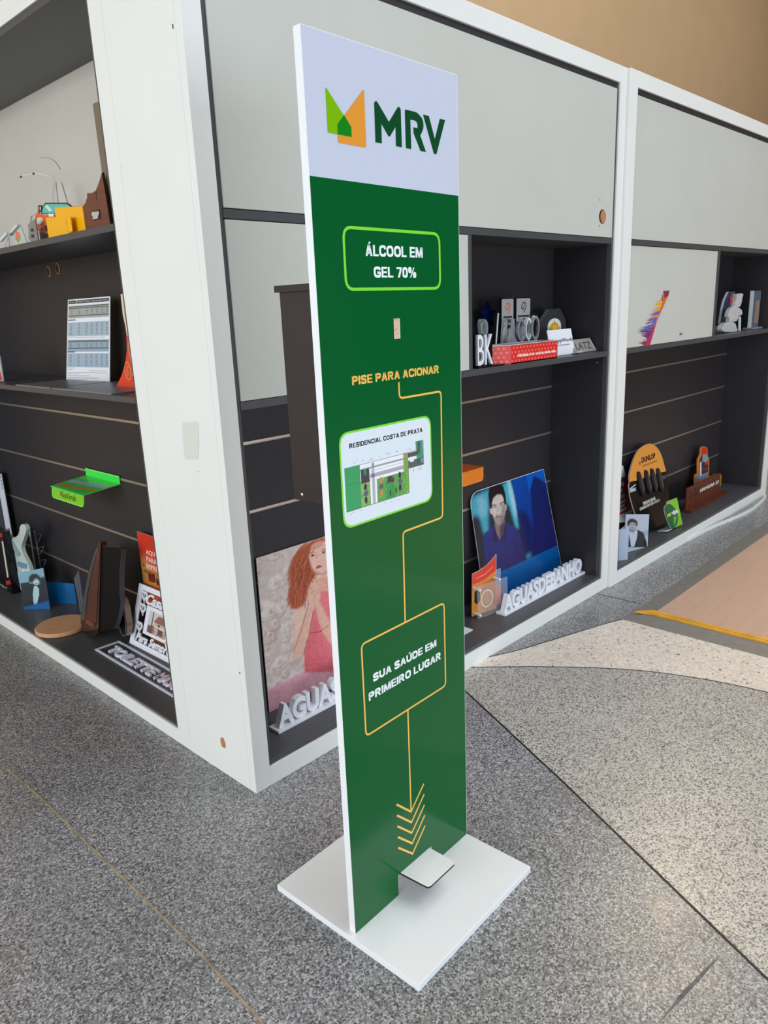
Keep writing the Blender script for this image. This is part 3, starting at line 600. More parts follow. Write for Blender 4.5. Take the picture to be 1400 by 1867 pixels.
for k in range(26):
    y = 225+k*17; x = np.interp(y, [215, 262, 320, 420, 520, 600, 690], [520, 470, 425, 398, 408, 392, 405]); pr.line(A([(x+22, y-34), (x+2, y-10), (x-8-rng.uniform(0, 14), y+14+rng.uniform(0, 16))]), 0.0042, (170, 82, 56), 1, 0.9)
pr.fill(A([(560, 470), (690, 440), (700, 560), (620, 560)]), (222, 168, 152), 1)
face = A([(560, 220), (600, 195), (650, 188), (695, 205), (715, 260), (715, 330), (695, 390), (655, 430), (620, 440), (585, 425), (555, 380), (540, 310)])
pr.fill(face, (232, 188, 174), 1)
pr.fill(A([(560, 225), (600, 195), (650, 188), (640, 225), (590, 250), (558, 300)]), (206, 142, 122), 1, 0.7)
for ex in (568, 650): pr.fill(ellipse(*A([(ex, 296 if ex < 600 else 272)])[0], 0.0068, 0.0030, 12), (92, 54, 48), 0); pr.line(A([(ex-22, 282 if ex < 600 else 262), (ex, 270 if ex < 600 else 250), (ex+24, 276 if ex < 600 else 252)]), 0.0022, (150, 88, 70), 0)
pr.line(A([(598, 290), (596, 335), (612, 345)]), 0.002, (198, 138, 124), 0); pr.fill(A([(588, 385), (612, 366), (640, 372), (628, 388), (600, 396)]), (176, 84, 86), 0)
pr.fill(A([(440, 1045), (425, 960), (470, 860), (530, 660), (528, 560), (560, 492), (600, 500), (628, 560), (625, 625), (580, 690), (545, 860), (500, 1030), (470, 1055)]), SK, 1)
pr.fill(A([(590, 655), (626, 640), (660, 720), (702, 800), (745, 900), (740, 960), (700, 955), (640, 860), (600, 740)]), SK, 1)
pr.line(A([(528, 560), (535, 660), (480, 860), (430, 1000)]), 0.003, (176, 112, 92), 0, 0.85); pr.line(A([(575, 700), (545, 860), (500, 1030)]), 0.003, (150, 66, 70), 0, 0.7); pr.line(A([(548, 380), (585, 428), (655, 436), (700, 392)]), 0.004, (176, 112, 98), 1, 0.9); pr.line(A([(640, 845), (690, 812)]), 0.0016, (90, 60, 60), 0)
for k in range(4): pr.line(A([(545+k*16, 520+k*4), (560+k*15, 590+k*4)]), 0.0012, (176, 116, 100), 0, 0.8)
pr.noise(0.02, 1)
mb = MB(); pr.add_to(mb, 0.003, WACR, 0.25)
build_print(mb, 'poster', M=P.M(), label='poster of a red-haired woman in a pink dress before pale roses', cat='poster')
# --- poster of the man
P = leaning(1.2, 0.172, ZB, 0.233, 0.486); G = (830, 800, 5); A = lambda l: P.pts(G, l)
tl, l2, br_, tr = A([(140, 560), (235, 1170), (985, 1165), (805, 275)]); t = (0-tl[1])/(l2[1]-tl[1]); bl = (tl[0]+(l2[0]-tl[0])*t*0.55, 0)
tlc = A([(128, 480)])[0]; top = tr[1]; br = (min(br_[0]+0.004, 0.5105), 0.0); tlq = (tl[0]-0.003, top-0.002)
quad = [bl, br, tr, tlq]; pr = Print(quad, 250, 225, (16, 40, 52)); F = (860, 860, 7.778); B = lambda l: P.pts(F, l)
pr.fill(B([(-30, 200), (120, 180), (150, 260), (0, 330)]), (20, 40, 80), 3)
pr.fill(B([(-20, 360), (60, 330), (140, 290), (250, 230), (262, 330), (240, 640), (245, 860), (165, 900), (130, 760), (100, 640), (-10, 650)]), (64, 158, 184), 4)
pr.fill(B([(60, 380), (160, 330), (215, 420), (215, 640), (110, 650)]), (118, 176, 196), 5)
pr.fill(B([(420, 190), (530, 110), (580, 230), (610, 400), (650, 560), (680, 820), (620, 800), (570, 640), (530, 500), (470, 420)]), (66, 172, 196), 3)
pr.fill(B([(500, 130), (545, 120), (600, 330), (640, 540), (650, 680), (610, 640), (560, 460), (520, 300)]), (160, 206, 222), 3)
pr.fill(B([(560, 120), (800, 30), (1060, -60), (1250, 620), (1330, 1200), (850, 1220), (700, 820), (640, 540), (600, 300)]), (20, 36, 108), 1, col2=(14, 74, 170), d=(0, 1))
pr.fill(B([(770, 40), (1060, -40), (1090, 120), (1120, 300), (1040, 170), (880, 70), (835, 240), (820, 330)]), (14, 94, 200), 1)
pr.fill(B([(880, 70), (960, 100), (1050, 170), (1120, 330), (1200, 640), (1260, 1080), (850, 1210), (880, 760), (850, 500), (830, 250)]), (28, 28, 88), 2, col2=(24, 38, 106), d=(0, 1))
pr.fill(B([(640, 560), (760, 560), (860, 800), (860, 1210), (760, 1250), (700, 860)]), (22, 28, 84), 5, 0.85)
for k in range(16): pr.line(B([(900+k*22, 1130-k*8), (990+k*16, 700-k*4)]), 0.0014, (62, 62, 140), 0, 0.45)
pr.fill(B([(100, 1440), (350, 1440), (780, 1250), (1310, 1000), (1500, 1500), (1500, 2300), (100, 2300)]), (4, 86, 156), 0)
pr.fill(B([(760, 1180), (840, 1130), (850, 1215), (775, 1255)]), (50, 130, 150), 3)
SH = (22, 30, 96)
pr.fill(B([(160, 930), (195, 870), (320, 775), (335, 740), (470, 720), (560, 760), (680, 870), (730, 1060), (772, 1252), (420, 1412), (200, 1400), (170, 1120)]), SH, 1, col2=(26, 48, 128), d=(0, 1))
pr.fill(B([(580, 900), (640, 1000), (690, 1200), (640, 1300), (600, 1100)]), (22, 26, 90), 4, 0.8); pr.line(B([(410, 1000), (400, 1400)]), 0.0016, (18, 24, 86), 0)
pr.fill(B([(320, 740), (345, 700), (470, 680), (468, 800), (440, 900), (395, 975), (345, 880)]), (128, 112, 108), 1)
pr.fill(B([(400, 760), (468, 700), (468, 800), (440, 900), (400, 960)]), (70, 62, 66), 2)
pr.fill(B([(320, 770), (350, 880), (390, 965), (350, 1010), (290, 985), (300, 850)]), (20, 26, 84), 1); pr.fill(B([(470, 730), (500, 800), (500, 1000), (440, 1010), (398, 972), (450, 880)]), (22, 30, 96), 1)
pr.fill(B([(252, 530), (275, 520), (300, 600), (285, 615), (262, 590)]), (190, 176, 172), 0); pr.fill(B([(470, 470), (494, 470), (494, 540), (476, 562)]), (196, 184, 180), 0)
face = B([(262, 420), (290, 330), (380, 300), (450, 330), (478, 430), (478, 560), (462, 650), (432, 715), (392, 762), (352, 745), (318, 690), (290, 605), (272, 520)])
pr.fill(face, (202, 190, 188), 1)
pr.fill(B([(430, 480), (478, 450), (478, 560), (460, 650), (430, 715), (395, 760), (420, 650)]), (128, 116, 118), 4, 0.9)
pr.fill(B([(300, 640), (345, 655), (430, 640), (458, 600), (455, 660), (430, 718), (392, 764), (350, 746), (318, 692)]), (112, 102, 104), 3, 0.8)
pr.fill(B([(340, 660), (400, 655), (410, 720), (385, 740), (352, 720)]), (170, 160, 158), 3, 0.7)
pr.fill(B([(248, 440), (236, 320), (252, 230), (310, 178), (390, 172), (445, 215), (476, 320), (484, 420), (478, 470), (460, 455), (452, 380), (425, 322), (360, 322), (305, 372), (285, 440), (286, 530), (270, 520), (255, 480)]), (22, 18, 24), 1)
pr.line(B([(286, 486), (318, 474), (352, 478)]), 0.0034, (44, 36, 38), 0); pr.line(B([(388, 464), (415, 448), (446, 436)]), 0.0036, (44, 36, 38), 0)
pr.line(B([(304, 508), (330, 500), (352, 502)]), 0.0026, (60, 50, 52), 0); pr.line(B([(398, 486), (420, 474), (440, 474)]), 0.0026, (60, 50, 52), 0)
pr.line(B([(364, 490), (358, 600), (352, 618)]), 0.0022, (120, 108, 108), 0); pr.line(B([(390, 500), (392, 560), (405, 600)]), 0.002, (140, 128, 128), 0)
pr.line(B([(345, 626), (375, 618), (408, 612)]), 0.0022, (104, 88, 88), 0); pr.line(B([(342, 648), (380, 644), (430, 630)]), 0.0036, (92, 66, 68), 0)
pr.noise(0.015, 1)
r = 0.034; qd = rounded([tuple(c) for c in pr.q], [0.0, 0.0, 0.0, 0.055], 10)
mb = MB(); pr.add_to(mb, 0.003, WACR, 0.22, cut=qd)
build_print(mb, 'poster', M=P.M(), label='poster of a dark-haired man in a blue shirt beside blue drapery', cat='poster')
# --- white letter signs
def letter_sign(xa, yf, L, label, hh=0.062):
    mb = MB(); mb.prism(rounded(rect(0, -0.042, L, 0), 0.003), 0, 0.008, WACR)
    r = empty('letter_sign', (xa, yf, ZB), label, 'letter sign')
    mb.build('sign_base', parent=r, M=Plane((xa, yf, ZB), (1, 0, 0), (0, 1, 0)).M() @ Matrix.Translation((0, 0.042, 0)), bevel=0.0006)
    P = right_plane(yf+0.010, xa, ZB+0.008)
    mb = MB(); mb.text('AGUASDEBANHO', 0.010, 0, L-0.012, hh, -0.019, 0, WACR, bold=0.045, spacing=1.0)
    mb.build('lettering', parent=r, M=P.M()); return r
letter_sign(0.142, 0.083, 0.56, 'white raised-letter sign in front of the red-haired woman poster')
letter_sign(1.148, 0.066, 0.563, 'white raised-letter sign in front of the blue-shirted man poster')
# --- coffee photo holder: two acrylic sheets on stand-offs
r = empty('photo_holder', (1.075, 0.13, ZB), 'orange and red coffee-cup photo held between clear acrylic sheets by silver pins', 'photo holder')
P = Plane((1.075, 0.150, ZB), (0.985, -0.17, 0), (0, 0.02, 1)); G = (830, 800, 5); A = lambda l: P.pts(G, l)
q = A([(152, 1632), (372, 1560), (375, 1050), (155, 1232)]); q = [(q[0][0], 0.004), (q[1][0], 0.004), q[2], q[3]]
pr = Print(q, 70, 110, (214, 140, 60))
pr.fill(A([(140, 1340), (260, 1290), (385, 1190), (385, 1040), (300, 1130), (140, 1235)]), (218, 62, 50), 0)
pr.line(A([(190, 1275), (270, 1235), (345, 1165)]), 0.0022, (240, 190, 180), 0, 0.8)
pr.fill(A([(250, 1330), (375, 1240), (375, 1500), (300, 1560), (230, 1540)]), (190, 106, 46), 3)
pr.fill(A([(175, 1400), (200, 1375), (225, 1390), (228, 1470), (200, 1515), (175, 1490)]), (20, 18, 20), 0)
c = A([(290, 1455)])[0]; pr.fill(ellipse(c[0], c[1], 0.030, 0.034), (236, 226, 214), 0); pr.fill(ellipse(c[0], c[1], 0.024, 0.028), (140, 84, 44), 0); pr.fill(ellipse(c[0], c[1]+0.001, 0.021, 0.025), (204, 136, 78), 1)
top = smoothline(A([(155, 1232), (235, 1190), (310, 1130), (375, 1050)])); 
mb = MB(); pr.add_to(mb, 0.002, ACRE, 0.2, cut=[q[0], q[1]]+top[::-1]); build_print(mb, 'printed_sheet', parent=r, M=P.M())
w_ = q[1][0]-q[0][0]
mb = MB(); mb.prism(rect(q[0][0]+w_*0.05, 0.0005, q[1][0]+0.035, q[3][1]-0.04), 0.022, 0.0245, ACR); mb.build('clear_sheet', parent=r, M=P.M())
for a, b in ((q[0][0]+0.014, 0.014), (q[0][0]+0.014, q[3][1]-0.055), (q[1][0]-0.008, q[2][1]-0.085)):
    mb = MB(); mb.tube([(a, b, 0.0), (a, b, 0.030)], 0.0048, mat('satin_white_pin', (228, 230, 234), 0.3), 12); mb.build('standoff_pin', parent=r, M=P.M())
pr2 = Print(rect(q[1][0]-0.002, 0.012, q[1][0]+0.030, q[2][1]-0.06), 24, 50, (120, 140, 176)); pr2.fill(rect(q[1][0]-0.01, 0.0, q[1][0]+0.04, 0.085), (222, 120, 96), 3)
mb = MB(); pr2.add_to(mb, 0.001, ACRE, 0.2); build_print(mb, 'side_print', parent=r, M=P.M() @ Matrix.Translation((0, 0, -0.004)), label='blue and coral print strip')
# --- orange acrylic tray and red disc hung on the slats
mb = MB(); OR = mat('orange_translucent_acrylic', (236, 110, 24), 0.12, trans=0.25, coat=0.3)
R_ = Matrix(((1, 0, 0, 0), (0, 1, 0, 0), (0, 0, 1, 0), (0, 0, 0, 1)))
rt = empty('slat_tray', (0.95, 0.24, 0.625), 'orange acrylic tray clipped to the slats left of the man poster', 'acrylic tray')
mb.box((0.80, 0.055, 0.628), (1.008, 0.2365, 0.631), OR); mb.box((0.80, 0.2340, 0.628), (1.008, 0.2365, 0.652), OR)
mb.build('tray_shelf', parent=rt, M=Matrix.Translation((0.0, 0, 0)), bevel=0.0006)
P = right_plane(0.0555, 0.80, 0.585); mb = MB(); mb.prism(rounded(rect(0, 0.0, 0.208, 0.046), [0.012, 0.012, 0, 0]), -0.003, 0, mat('amber_acrylic_lip', (214, 118, 22), 0.15, coat=0.3)); 
mb.stroke(rounded(rect(0.001, 0.001, 0.207, 0.045), [0.012, 0.012, 0, 0]), 0.0016, 0, 0.0004, mat('glowing_orange_edge', (255, 140, 50), 0.2), closed=True)
x, y = P.at(840, 880); mb.text('ATU', 0.035, 0.014, x+0.006, 0.030, 0, 0.0004, colmat((60, 34, 20)), bold=0.02); mb.build('tray_lip', parent=rt, M=P.M())
P = right_plane(0.225, 0, 0); c = P.at(838, 826); mb = MB(); mb.prism(ellipse(c[0]-0.036, c[1], 0.045, 0.045), 0, 0.006, mat('red_acrylic', (196, 52, 58), 0.2, coat=0.3))
mb.build('wall_disc', M=P.M(), label='round red acrylic disc on the slat wall above the orange tray', cat='acrylic sample')
# small clear holder partly behind the stand
mb = MB(); P = right_plane(0.13, 0, ZB); a = P.at(843.5, 1085); b = P.at(843.5, 1140); mb.prism(rounded([(a[0]-0.10, 0), (a[0]-0.004, 0), (a[0]-0.004, 0.075), (a[0]-0.10, 0.075)], 0.004), 0, 0.004, ACRE); mb.box((a[0]-0.10, 0, 0), (a[0]-0.004, 0.003, 0.045), ACRE)
mb.build('price_holder', M=P.M(), label='small clear price holder standing just left of the coffee photo', cat='sign holder')
# ------------------------------------------------------------------ niche of bay one
ZS = 0.9475; N5 = (840, 500, 5)
r = empty('letter_sign', (0.94, 0.03, ZS), 'black plaque with tall white letters BK at the left end of the shelf', 'letter sign')
P = right_plane(0.030, 0.93, ZS); mb = MB(); w_ = 0.094
mb.prism(rounded(rect(0.004, 0.004, w_, 0.098), 0.002), -0.006, 0, BLK); mb.box((0.0, 0, -0.03), (w_-0.012, 0.004, 0.018), BLK); mb.box((w_-0.012, 0, 0.004), (w_+0.04, 0.004, 0.018), BLK); mb.build('plaque', parent=r, M=P.M())
mb = MB(); mb.text('BK', 0.009, 0.007, w_-0.008, 0.097, 0, 0.008, WACR, bold=0.0); mb.build('lettering', parent=r, M=P.M())
# red printed tray box
rb = empty('printed_box', (1.02, 0.03, ZS), 'long open red box with a dotted pattern and white slogan', 'box')
RED = mat('red_printed_card', (214, 44, 40), 0.4); RED2 = colmat((236, 84, 78), 0.4)
c0 = (1.015, 0.062); c1 = (1.098, 0.012); c2_ = (1.372, 0.012)
def wall_(a, b, t=0.003):
    d = Vector((b[0]-a[0], b[1]-a[1], 0)); return Plane((a[0], a[1], ZS), tuple(d), (0, 0, 1)), d.length
for k, (a, b) in enumerate(((c0, c1), (c1, c2_))):
    P, L = wall_(a, b); mb = MB(); mb.box((0, 0, -0.003), (L, 0.057, 0), RED)
    for i in range(int(L/0.019)+1):
        for j in range(4):
            x = 0.006+i*0.019+(0.0095 if j % 2 else 0); y = 0.008+j*0.0135
            if x < L-0.006: mb.prism(ellipse(x, y, 0.0058, 0.0048, 10), 0, 0.0004, RED2); mb.prism(ellipse(x-0.0015, y+0.0012, 0.0025, 0.0018, 8), 0.0004, 0.0007, colmat((246, 140, 130), 0.3))
    if k == 1: mb.text('Felicidade é ter você na minha vida', 0.035, 0.019, L-0.015, 0.029, 0, 0.001, colmat((246, 240, 236)), bold=0.015, shear=0.2)
    mb.build('printed_wall', parent=rb, M=P.M())
pf = [c0, c1, c2_, (1.372, 0.092), (1.015, 0.092)]
mb = MB(); mb.prism([(x, y) for x, y in pf], 0, 0.003, BLK); mb.build('box_floor', parent=rb, M=Matrix.Translation((0, 0, ZS)))
for a, b in (((1.372, 0.012), (1.372, 0.092)), ((1.372, 0.092), (1.015, 0.092)), ((1.015, 0.092), (1.015, 0.062))):
    P, L = wall_(a, b); mb = MB(); mb.box((0, 0.003, -0.003), (L, 0.057, 0), mat('grey_mirror_card', (176, 178, 182), 0.25)); mb.build('side_wall', parent=rb, M=P.M())
mb = MB(); mb.stroke([(x, y) for x, y in [c0, c1, c2_, (1.372, 0.092), (1.015, 0.092)]], 0.005, 0, 0.002, mat('grey_rim', (196, 198, 202), 0.3), closed=True); mb.build('rim', parent=rb, M=Matrix.Translation((0, 0, ZS+0.057)))
# star trophy
def flat(name, P, pts, t, m, label, cat, edge=None, group=None, extra=None):
    mb = MB(); mb.prism(pts, -t, 0, m, side=edge)
    if extra: extra(mb)
    return mb.build(name, M=P.M(), label=label, cat=cat, group=group)
P = right_plane(0.195, 0, ZS); A = lambda l: P.pts(N5, l)
cx, cy = A([(252, 385)])[0]; star = [(cx+(0.052 if k % 2 == 0 else 0.027)*math.sin(k*math.pi/5), cy+(0.045 if k % 2 == 0 else 0.022)*math.cos(k*math.pi/5)+0.004) for k in range(10)]
NAVY = mat('navy_acrylic', (10, 26, 88), 0.15, trans=0.2, coat=0.3)
rs = empty('star_trophy', (1.22, 0.185, ZS), 'navy blue acrylic star trophy behind the BK letters', 'trophy')
mb = MB(); mb.prism(star, -0.008, 0, NAVY); mb.prism([(cx-0.018, 0.004), (cx+0.018, 0.004), (cx+0.010, cy-0.02), (cx-0.010, cy-0.02)], -0.007, -0.001, NAVY); mb.build('star', parent=rs, M=P.M())
mb = MB(); mb.box((cx-0.035, 0, -0.03), (cx+0.035, 0.006, 0.02), BLK); mb.build('trophy_base', parent=rs, M=P.M())
# curved clear trophy beside it
P = right_plane(0.105, 0, ZS); A = lambda l: P.pts(N5, l); mb = MB()
o_ = A([(190, 555), (180, 450), (195, 410), (235, 420), (250, 470), (245, 545), (232, 555), (232, 480), (215, 440), (200, 470), (204, 555)]); mb.prism(smoothline(o_, True, 3), -0.012, 0, ACR, side=ACRE)
x0_ = min(p[0] for p in o_); ra = empty('arch_trophy', (x0_+0.03, 0.105, ZS), 'small clear curved acrylic trophy just behind the BK plaque', 'trophy'); mb.build('arch', parent=ra, M=P.M())
mb = MB(); mb.prism(rect(x0_-0.004, 0, x0_+0.058, 0.052), -0.012, -0.001, ACR, side=ACRE); mb.build('trophy_block', parent=ra, M=P.M())
# thin white stick
mb = MB(); a = right_plane(0.125); p0 = a.at(840+318/5, 500+632/5); p1 = a.at(840+347/5, 500+355/5)
mb.tube([(p0[0]-0.006, 0.125, ZS+0.001), (p1[0], 0.128, p1[1])], 0.0028, WACR, 8); mb.build('display_rod', label='thin white rod leaning upright between the star and the grey plaques', cat='rod')
# two tall award plaques
PLQ = mat('silver_plaque', (186, 188, 192), 0.28, metal=0.3)
for (xa, xb, ya_, lab, ic) in ((375, 480, 228, 'tall silver plaque with an orange leaf emblem', (206, 110, 52)), (510, 633, 222, 'tall silver plaque with a dark grey leaf emblem', (52, 52, 56))):
    P = right_plane(0.13, 0, ZS); A = lambda l: P.pts(N5, l); tl_, tr_ = A([(xa, ya_), (xb, ya_)])
    x0, x1, y1 = tl_[0], tr_[0], tl_[1]; mb = MB(); mb.prism(rounded(rect(x0-0.003, 0, x1+0.003, y1+0.003), 0.006), -0.008, -0.002, BLK); mb.prism(rounded(rect(x0, 0, x1, y1), 0.005), -0.002, 0, PLQ)
    xm = (x0+x1)/2; I = colmat(ic)
    mb.stroke(smoothline([(xm-0.010, y1-0.035), (xm-0.012, y1-0.024), (xm, y1-0.012), (xm+0.004, y1-0.02), (xm-0.001, y1-0.036), (xm-0.006, y1-0.030)]), 0.003, 0, 0.0006, I)
    mb.stroke(smoothline([(xm+0.002, y1-0.012), (xm+0.013, y1-0.018), (xm+0.012, y1-0.034), (xm, y1-0.046)]), 0.003, 0, 0.0006, I)
    D_ = colmat((40, 40, 44)); mb.prism(rect(x0+0.008, y1-0.061, x1-0.008, y1-0.055), 0, 0.0006, D_); mb.text('PADRE', x0+0.008, y1-0.078, x1-0.008, y1-0.065, 0, 0.0006, D_, bold=0.03); mb.text('PRIME', x0+0.008, y1-0.096, x1-0.008, y1-0.082, 0, 0.0006, D_, bold=0.03)
    mb.build('award_plaque', M=P.M(), label=lab, cat='plaque')
# mirrored and clear trophies in front of them
def clear_piece(lab, pts, y, t, m=ACR, edge=ACRE, name='acrylic_trophy', sm=True):
    P = right_plane(y, 0, ZS); q = P.pts(N5, pts); mn = min(p[1] for p in q); q = [(a, max(0.0, b)) for a, b in q]
    if sm: q = [(a, max(0.0, b)) for a, b in smoothline(q, True, 3)]
    mb = MB(); mb.prism(q, -t, 0, m, side=edge); return mb.build(name, M=P.M(), label=lab, cat='trophy')
clear_piece('small clear acrylic figure in front of the orange-emblem plaque', [(395, 430), (410, 400), (425, 440), (420, 520), (438, 640), (440, 800), (380, 800), (384, 520)], 0.118, 0.008)
clear_piece('mirrored zigzag trophy standing between the two silver plaques', [(415, 540), (440, 600), (460, 540), (478, 400), (492, 410), (492, 560), (520, 640), (540, 800), (420, 800), (430, 640)], 0.106, 0.006, CHROME, ACRE, sm=False)
def ring_trophy(lab, cx, cy, rx, ry, y, m):
    P = right_plane(y, 0, ZS); c = P.pts(N5, [(cx, cy)])[0]; e = P.pts(N5, [(cx+rx, cy)])[0]; f_ = P.pts(N5, [(cx, cy-ry)])[0]; RX = e[0]-c[0]; RY = f_[1]-c[1]; c = (c[0], max(c[1], RY+0.0035))
    r = empty('ring_trophy', (c[0], y, ZS), lab, 'trophy'); mb = MB(); mb.ring(ellipse(c[0], c[1], RX, RY, 36), ellipse(c[0], c[1], RX*0.72, RY*0.78, 36), -0.012, 0, m); mb.build('ring', parent=r, M=P.M())
    mb = MB(); mb.box((c[0]-RX*0.8, 0, -0.02), (c[0]+RX*0.8, 0.0045, 0.006), BLK); mb.box((c[0]-0.006, 0.0045, -0.010), (c[0]+0.006, c[1]-RY+0.006, -0.003), BLK); mb.build('trophy_base', parent=r, M=P.M()); return r, P, c
_, P, c = ring_trophy('mirrored oval ring trophy in front of the dark-emblem plaque', 558, 510, 38, 105, 0.118, CHROME)
mb = MB(); mb.stroke([(c[0]-0.008, c[1]-0.03), (c[0]-0.008, c[1]+0.034), (c[0]+0.010, c[1]+0.034), (c[0]+0.010, c[1]-0.03)], 0.004, -0.008, -0.003, CHROME); mb.build('letter_insert', parent=_, M=P.M())
ring_trophy('narrow clear oval ring trophy, middle one of three rings', 622, 500, 26, 105, 0.112, ACRE)
_, P, c = ring_trophy('chrome oval ring trophy with a toothed black inside, rightmost ring', 685, 490, 34, 112, 0.105, CHROME)
mb = MB(); z_ = []; n = 22
for k in range(n): a = k*2*math.pi/n; rr = 1 if k % 2 else 0.78; z_.append((c[0]+0.0165*rr*math.cos(a), c[1]+0.052*rr*math.sin(a)))
mb.prism(z_, -0.010, -0.006, BLK); mb.build('toothed_disc', parent=_, M=P.M())
P = right_plane(0.14, 0, ZS); c = P.pts(N5, [(640, 362), (712, 470)]); mb = MB(); mb.prism([(c[0][0], 0), (c[1][0], 0), (c[1][0], c[0][1]), (c[0][0], c[0][1])], -0.006, 0, BLK)
mb.build('award_plaque', M=P.M(), label='plain black plaque behind the rightmost ring trophy', cat='plaque')
mb = MB(); k_ = right_plane(0.1).at(840+688/5, 500+380/5); mb.lathe([(0.001, -0.007), (0.006, -0.004), (0.0075, 0), (0.006, 0.004), (0.001, 0.007)], (k_[0], 0.112, k_[1]-0.004), CHROME, 14); mb.tube([(k_[0], 0.112, k_[1]-0.01), (k_[0], 0.122, ZS+0.0)], 0.0012, CHROME, 6)
mb.build('ball_finial', label='small shiny silver ball on a thin rod at the black plaque corner', cat='ornament', smooth=True)
# octagonal dark plaque with fruit label
P = right_plane(0.16, 0, ZS); A = lambda l: P.pts(N5, l); q = A([(722, 600), (735, 435), (810, 322), (905, 312), (955, 410), (975, 600)]); q[0] = (q[0][0], 0); q[-1] = (q[-1][0], 0)
rp = empty('award_plaque', (1.58, 0.16, ZS), 'dark many-sided plaque with an arched fruit label', 'plaque')
mb = MB(); mb.prism(q, -0.016, 0, mat('dark_grey_acrylic', (58, 58, 62), 0.25), side=mat('grey_cut_edge', (120, 122, 126), 0.3)); mb.build('plaque', parent=rp, M=P.M())
l_ = A([(790, 515), (910, 500), (850, 402)]); xm = (l_[0][0]+l_[1][0])/2; hw = (l_[1][0]-l_[0][0])/2; yb_ = min(l_[0][1], l_[1][1])-0.03
arch = [(xm-hw, yb_), (xm+hw, yb_)]+[(xm+hw*math.cos(a), yb_+0.045+(l_[2][1]-yb_-0.045)*math.sin(a)) for a in [k*math.pi/14 for k in range(15)]]
mb = MB(); mb.prism(arch, 0, 0.001, colmat((232, 234, 224))); mb.prism(ellipse(xm, l_[2][1]-0.030, hw*0.62, 0.015), 0.001, 0.0014, colmat((228, 160, 40))); mb.prism(ellipse(xm, l_[2][1]-0.033, hw*0.35, 0.009), 0.0014, 0.0017, colmat((240, 190, 60)))
for sx in (-1, 1): mb.prism([(xm+sx*hw*0.3, l_[2][1]-0.05), (xm+sx*hw*0.78, l_[2][1]-0.028), (xm+sx*hw*0.72, l_[2][1]-0.046)], 0.001, 0.0016, colmat((90, 140, 50)))
mb.prism([(xm-0.003, l_[2][1]-0.018), (xm+0.003, l_[2][1]-0.018), (xm, l_[2][1]-0.006)], 0.0014, 0.0018, colmat((70, 120, 40))); mb.build('fruit_label', parent=rp, M=P.M(), label='white arched label with orange fruit')
P = right_plane(0.19, 0, ZS); a = P.pts(N5, [(955, 412), (968, 600)]); mb = MB(); mb.prism([(a[0][0]-0.002, 0), (a[0][0]+0.014, 0), (a[0][0]+0.014, a[0][1]), (a[0][0]-0.002, a[0][1])], -0.005, 0, mat('grey_cut_edge', (120, 122, 126), 0.3)); mb.build('acrylic_strip', M=P.M(), label='narrow grey acrylic strip standing right of the many-sided plaque', cat='acrylic sample')
# white card holder
P = Plane((1.40, 0.055, ZS), (1, 0, 0), (0, 0.18, 1)); A = lambda l: P.pts(N5, l); q = A([(865, 745), (1045, 730), (1003, 495), (787, 515)]); q = [(q[3][0]+0.006, 0.0), (q[2][0]+0.008, 0.0), q[2], q[3]]
rc = empty('sign_holder', (1.43, 0.055, ZS), 'white tilted card sign with dark lettering right of the red box', 'sign')
mb = MB(); mb.prism(q, -0.003, 0, WACR); x0, x1 = q[0][0], q[1][0]; mb.text('HappyWorld', x0+0.006, 0.042, x1-0.004, 0.058, 0, 0.0012, colmat((70, 72, 78)), bold=0.0); mb.prism(rect(x0+0.03, 0.034, x1-0.03, 0.0365), 0, 0.001, colmat((140, 142, 150))); mb.build('card', parent=rc, M=P.M())
mb = MB(); mb.box((x1-0.03, 0.0, 0.0), (x1-0.004, 0.0025, 0.030), ACRE); mb.build('card_foot', parent=rc, M=P.M())
# grey nameplate
P = Plane((1.56, 0.050, ZS), (1, 0, 0), (0, 0.45, 1)); A = lambda l: P.pts(N5, l); q = A([(1030, 738), (1222, 712), (1165, 585), (1020, 600)]); q = [(q[3][0]-0.02, 0.0005), (1.7125-1.56, 0.0005), (1.7125-1.56-0.018, q[2][1]), (q[3][0]-0.02, q[2][1])]
mb = MB(); mb.prism(rounded(q, 0.002), -0.004, 0, mat('grey_stone_plate', (150, 148, 144), 0.4)); mb.stroke([(q[1][0]-0.003, 0.002), (q[2][0]-0.002, q[2][1]-0.001)], 0.003, 0, 0.0006, WACR); mb.text('LATZ', q[0][0]+0.022, 0.012, q[1][0]-0.028, 0.038, 0, 0.0008, colmat((72, 72, 72)), bold=0.0)
mb.build('nameplate', M=P.M(), label='grey tilted nameplate with dark capital letters at the right shelf end', cat='nameplate')
# ------------------------------------------------------------------ niche of bay two
K = (1280, 500, 11.667)
def k_piece(pts, y, t, m, edge, P=None):
    P = right_plane(y, 0, ZS); q = [(a, max(0.0, b)) for a, b in P.pts(K, pts)]; mb = MB(); mb.prism(q, -t, 0, m, side=edge); return mb, P
mb, P = k_piece([(385, 1060), (430, 760), (480, 560), (560, 380), (600, 380), (545, 650), (520, 900), (500, 1030), (440, 1075)], 0.10, 0.012, mat('blue_acrylic', (8, 52, 130), 0.12, trans=0.2, coat=0.3), ACRE)
mb.prism(rect(*[v for v in (P.pts(K, [(390, 1100)])[0][0], 0.0, P.pts(K, [(520, 1100)])[0][0], 0.035)]), -0.03, 0.012, ACR, side=ACRE); mb.build('award_trophy', M=P.M(), label='curved blue acrylic award on a clear foot', cat='trophy')
mb, P = k_piece([(520, 1200), (530, 700), (570, 370), (745, 370), (730, 640), (720, 1200)], 0.125, 0.010, mat('dark_blue_glass', (20, 34, 66), 0.1, trans=0.4), ACRE)
a = P.pts(K, [(585, 470), (715, 450), (710, 610), (590, 625)]); mb.prism(a, 0, 0.001, colmat((196, 44, 44)))
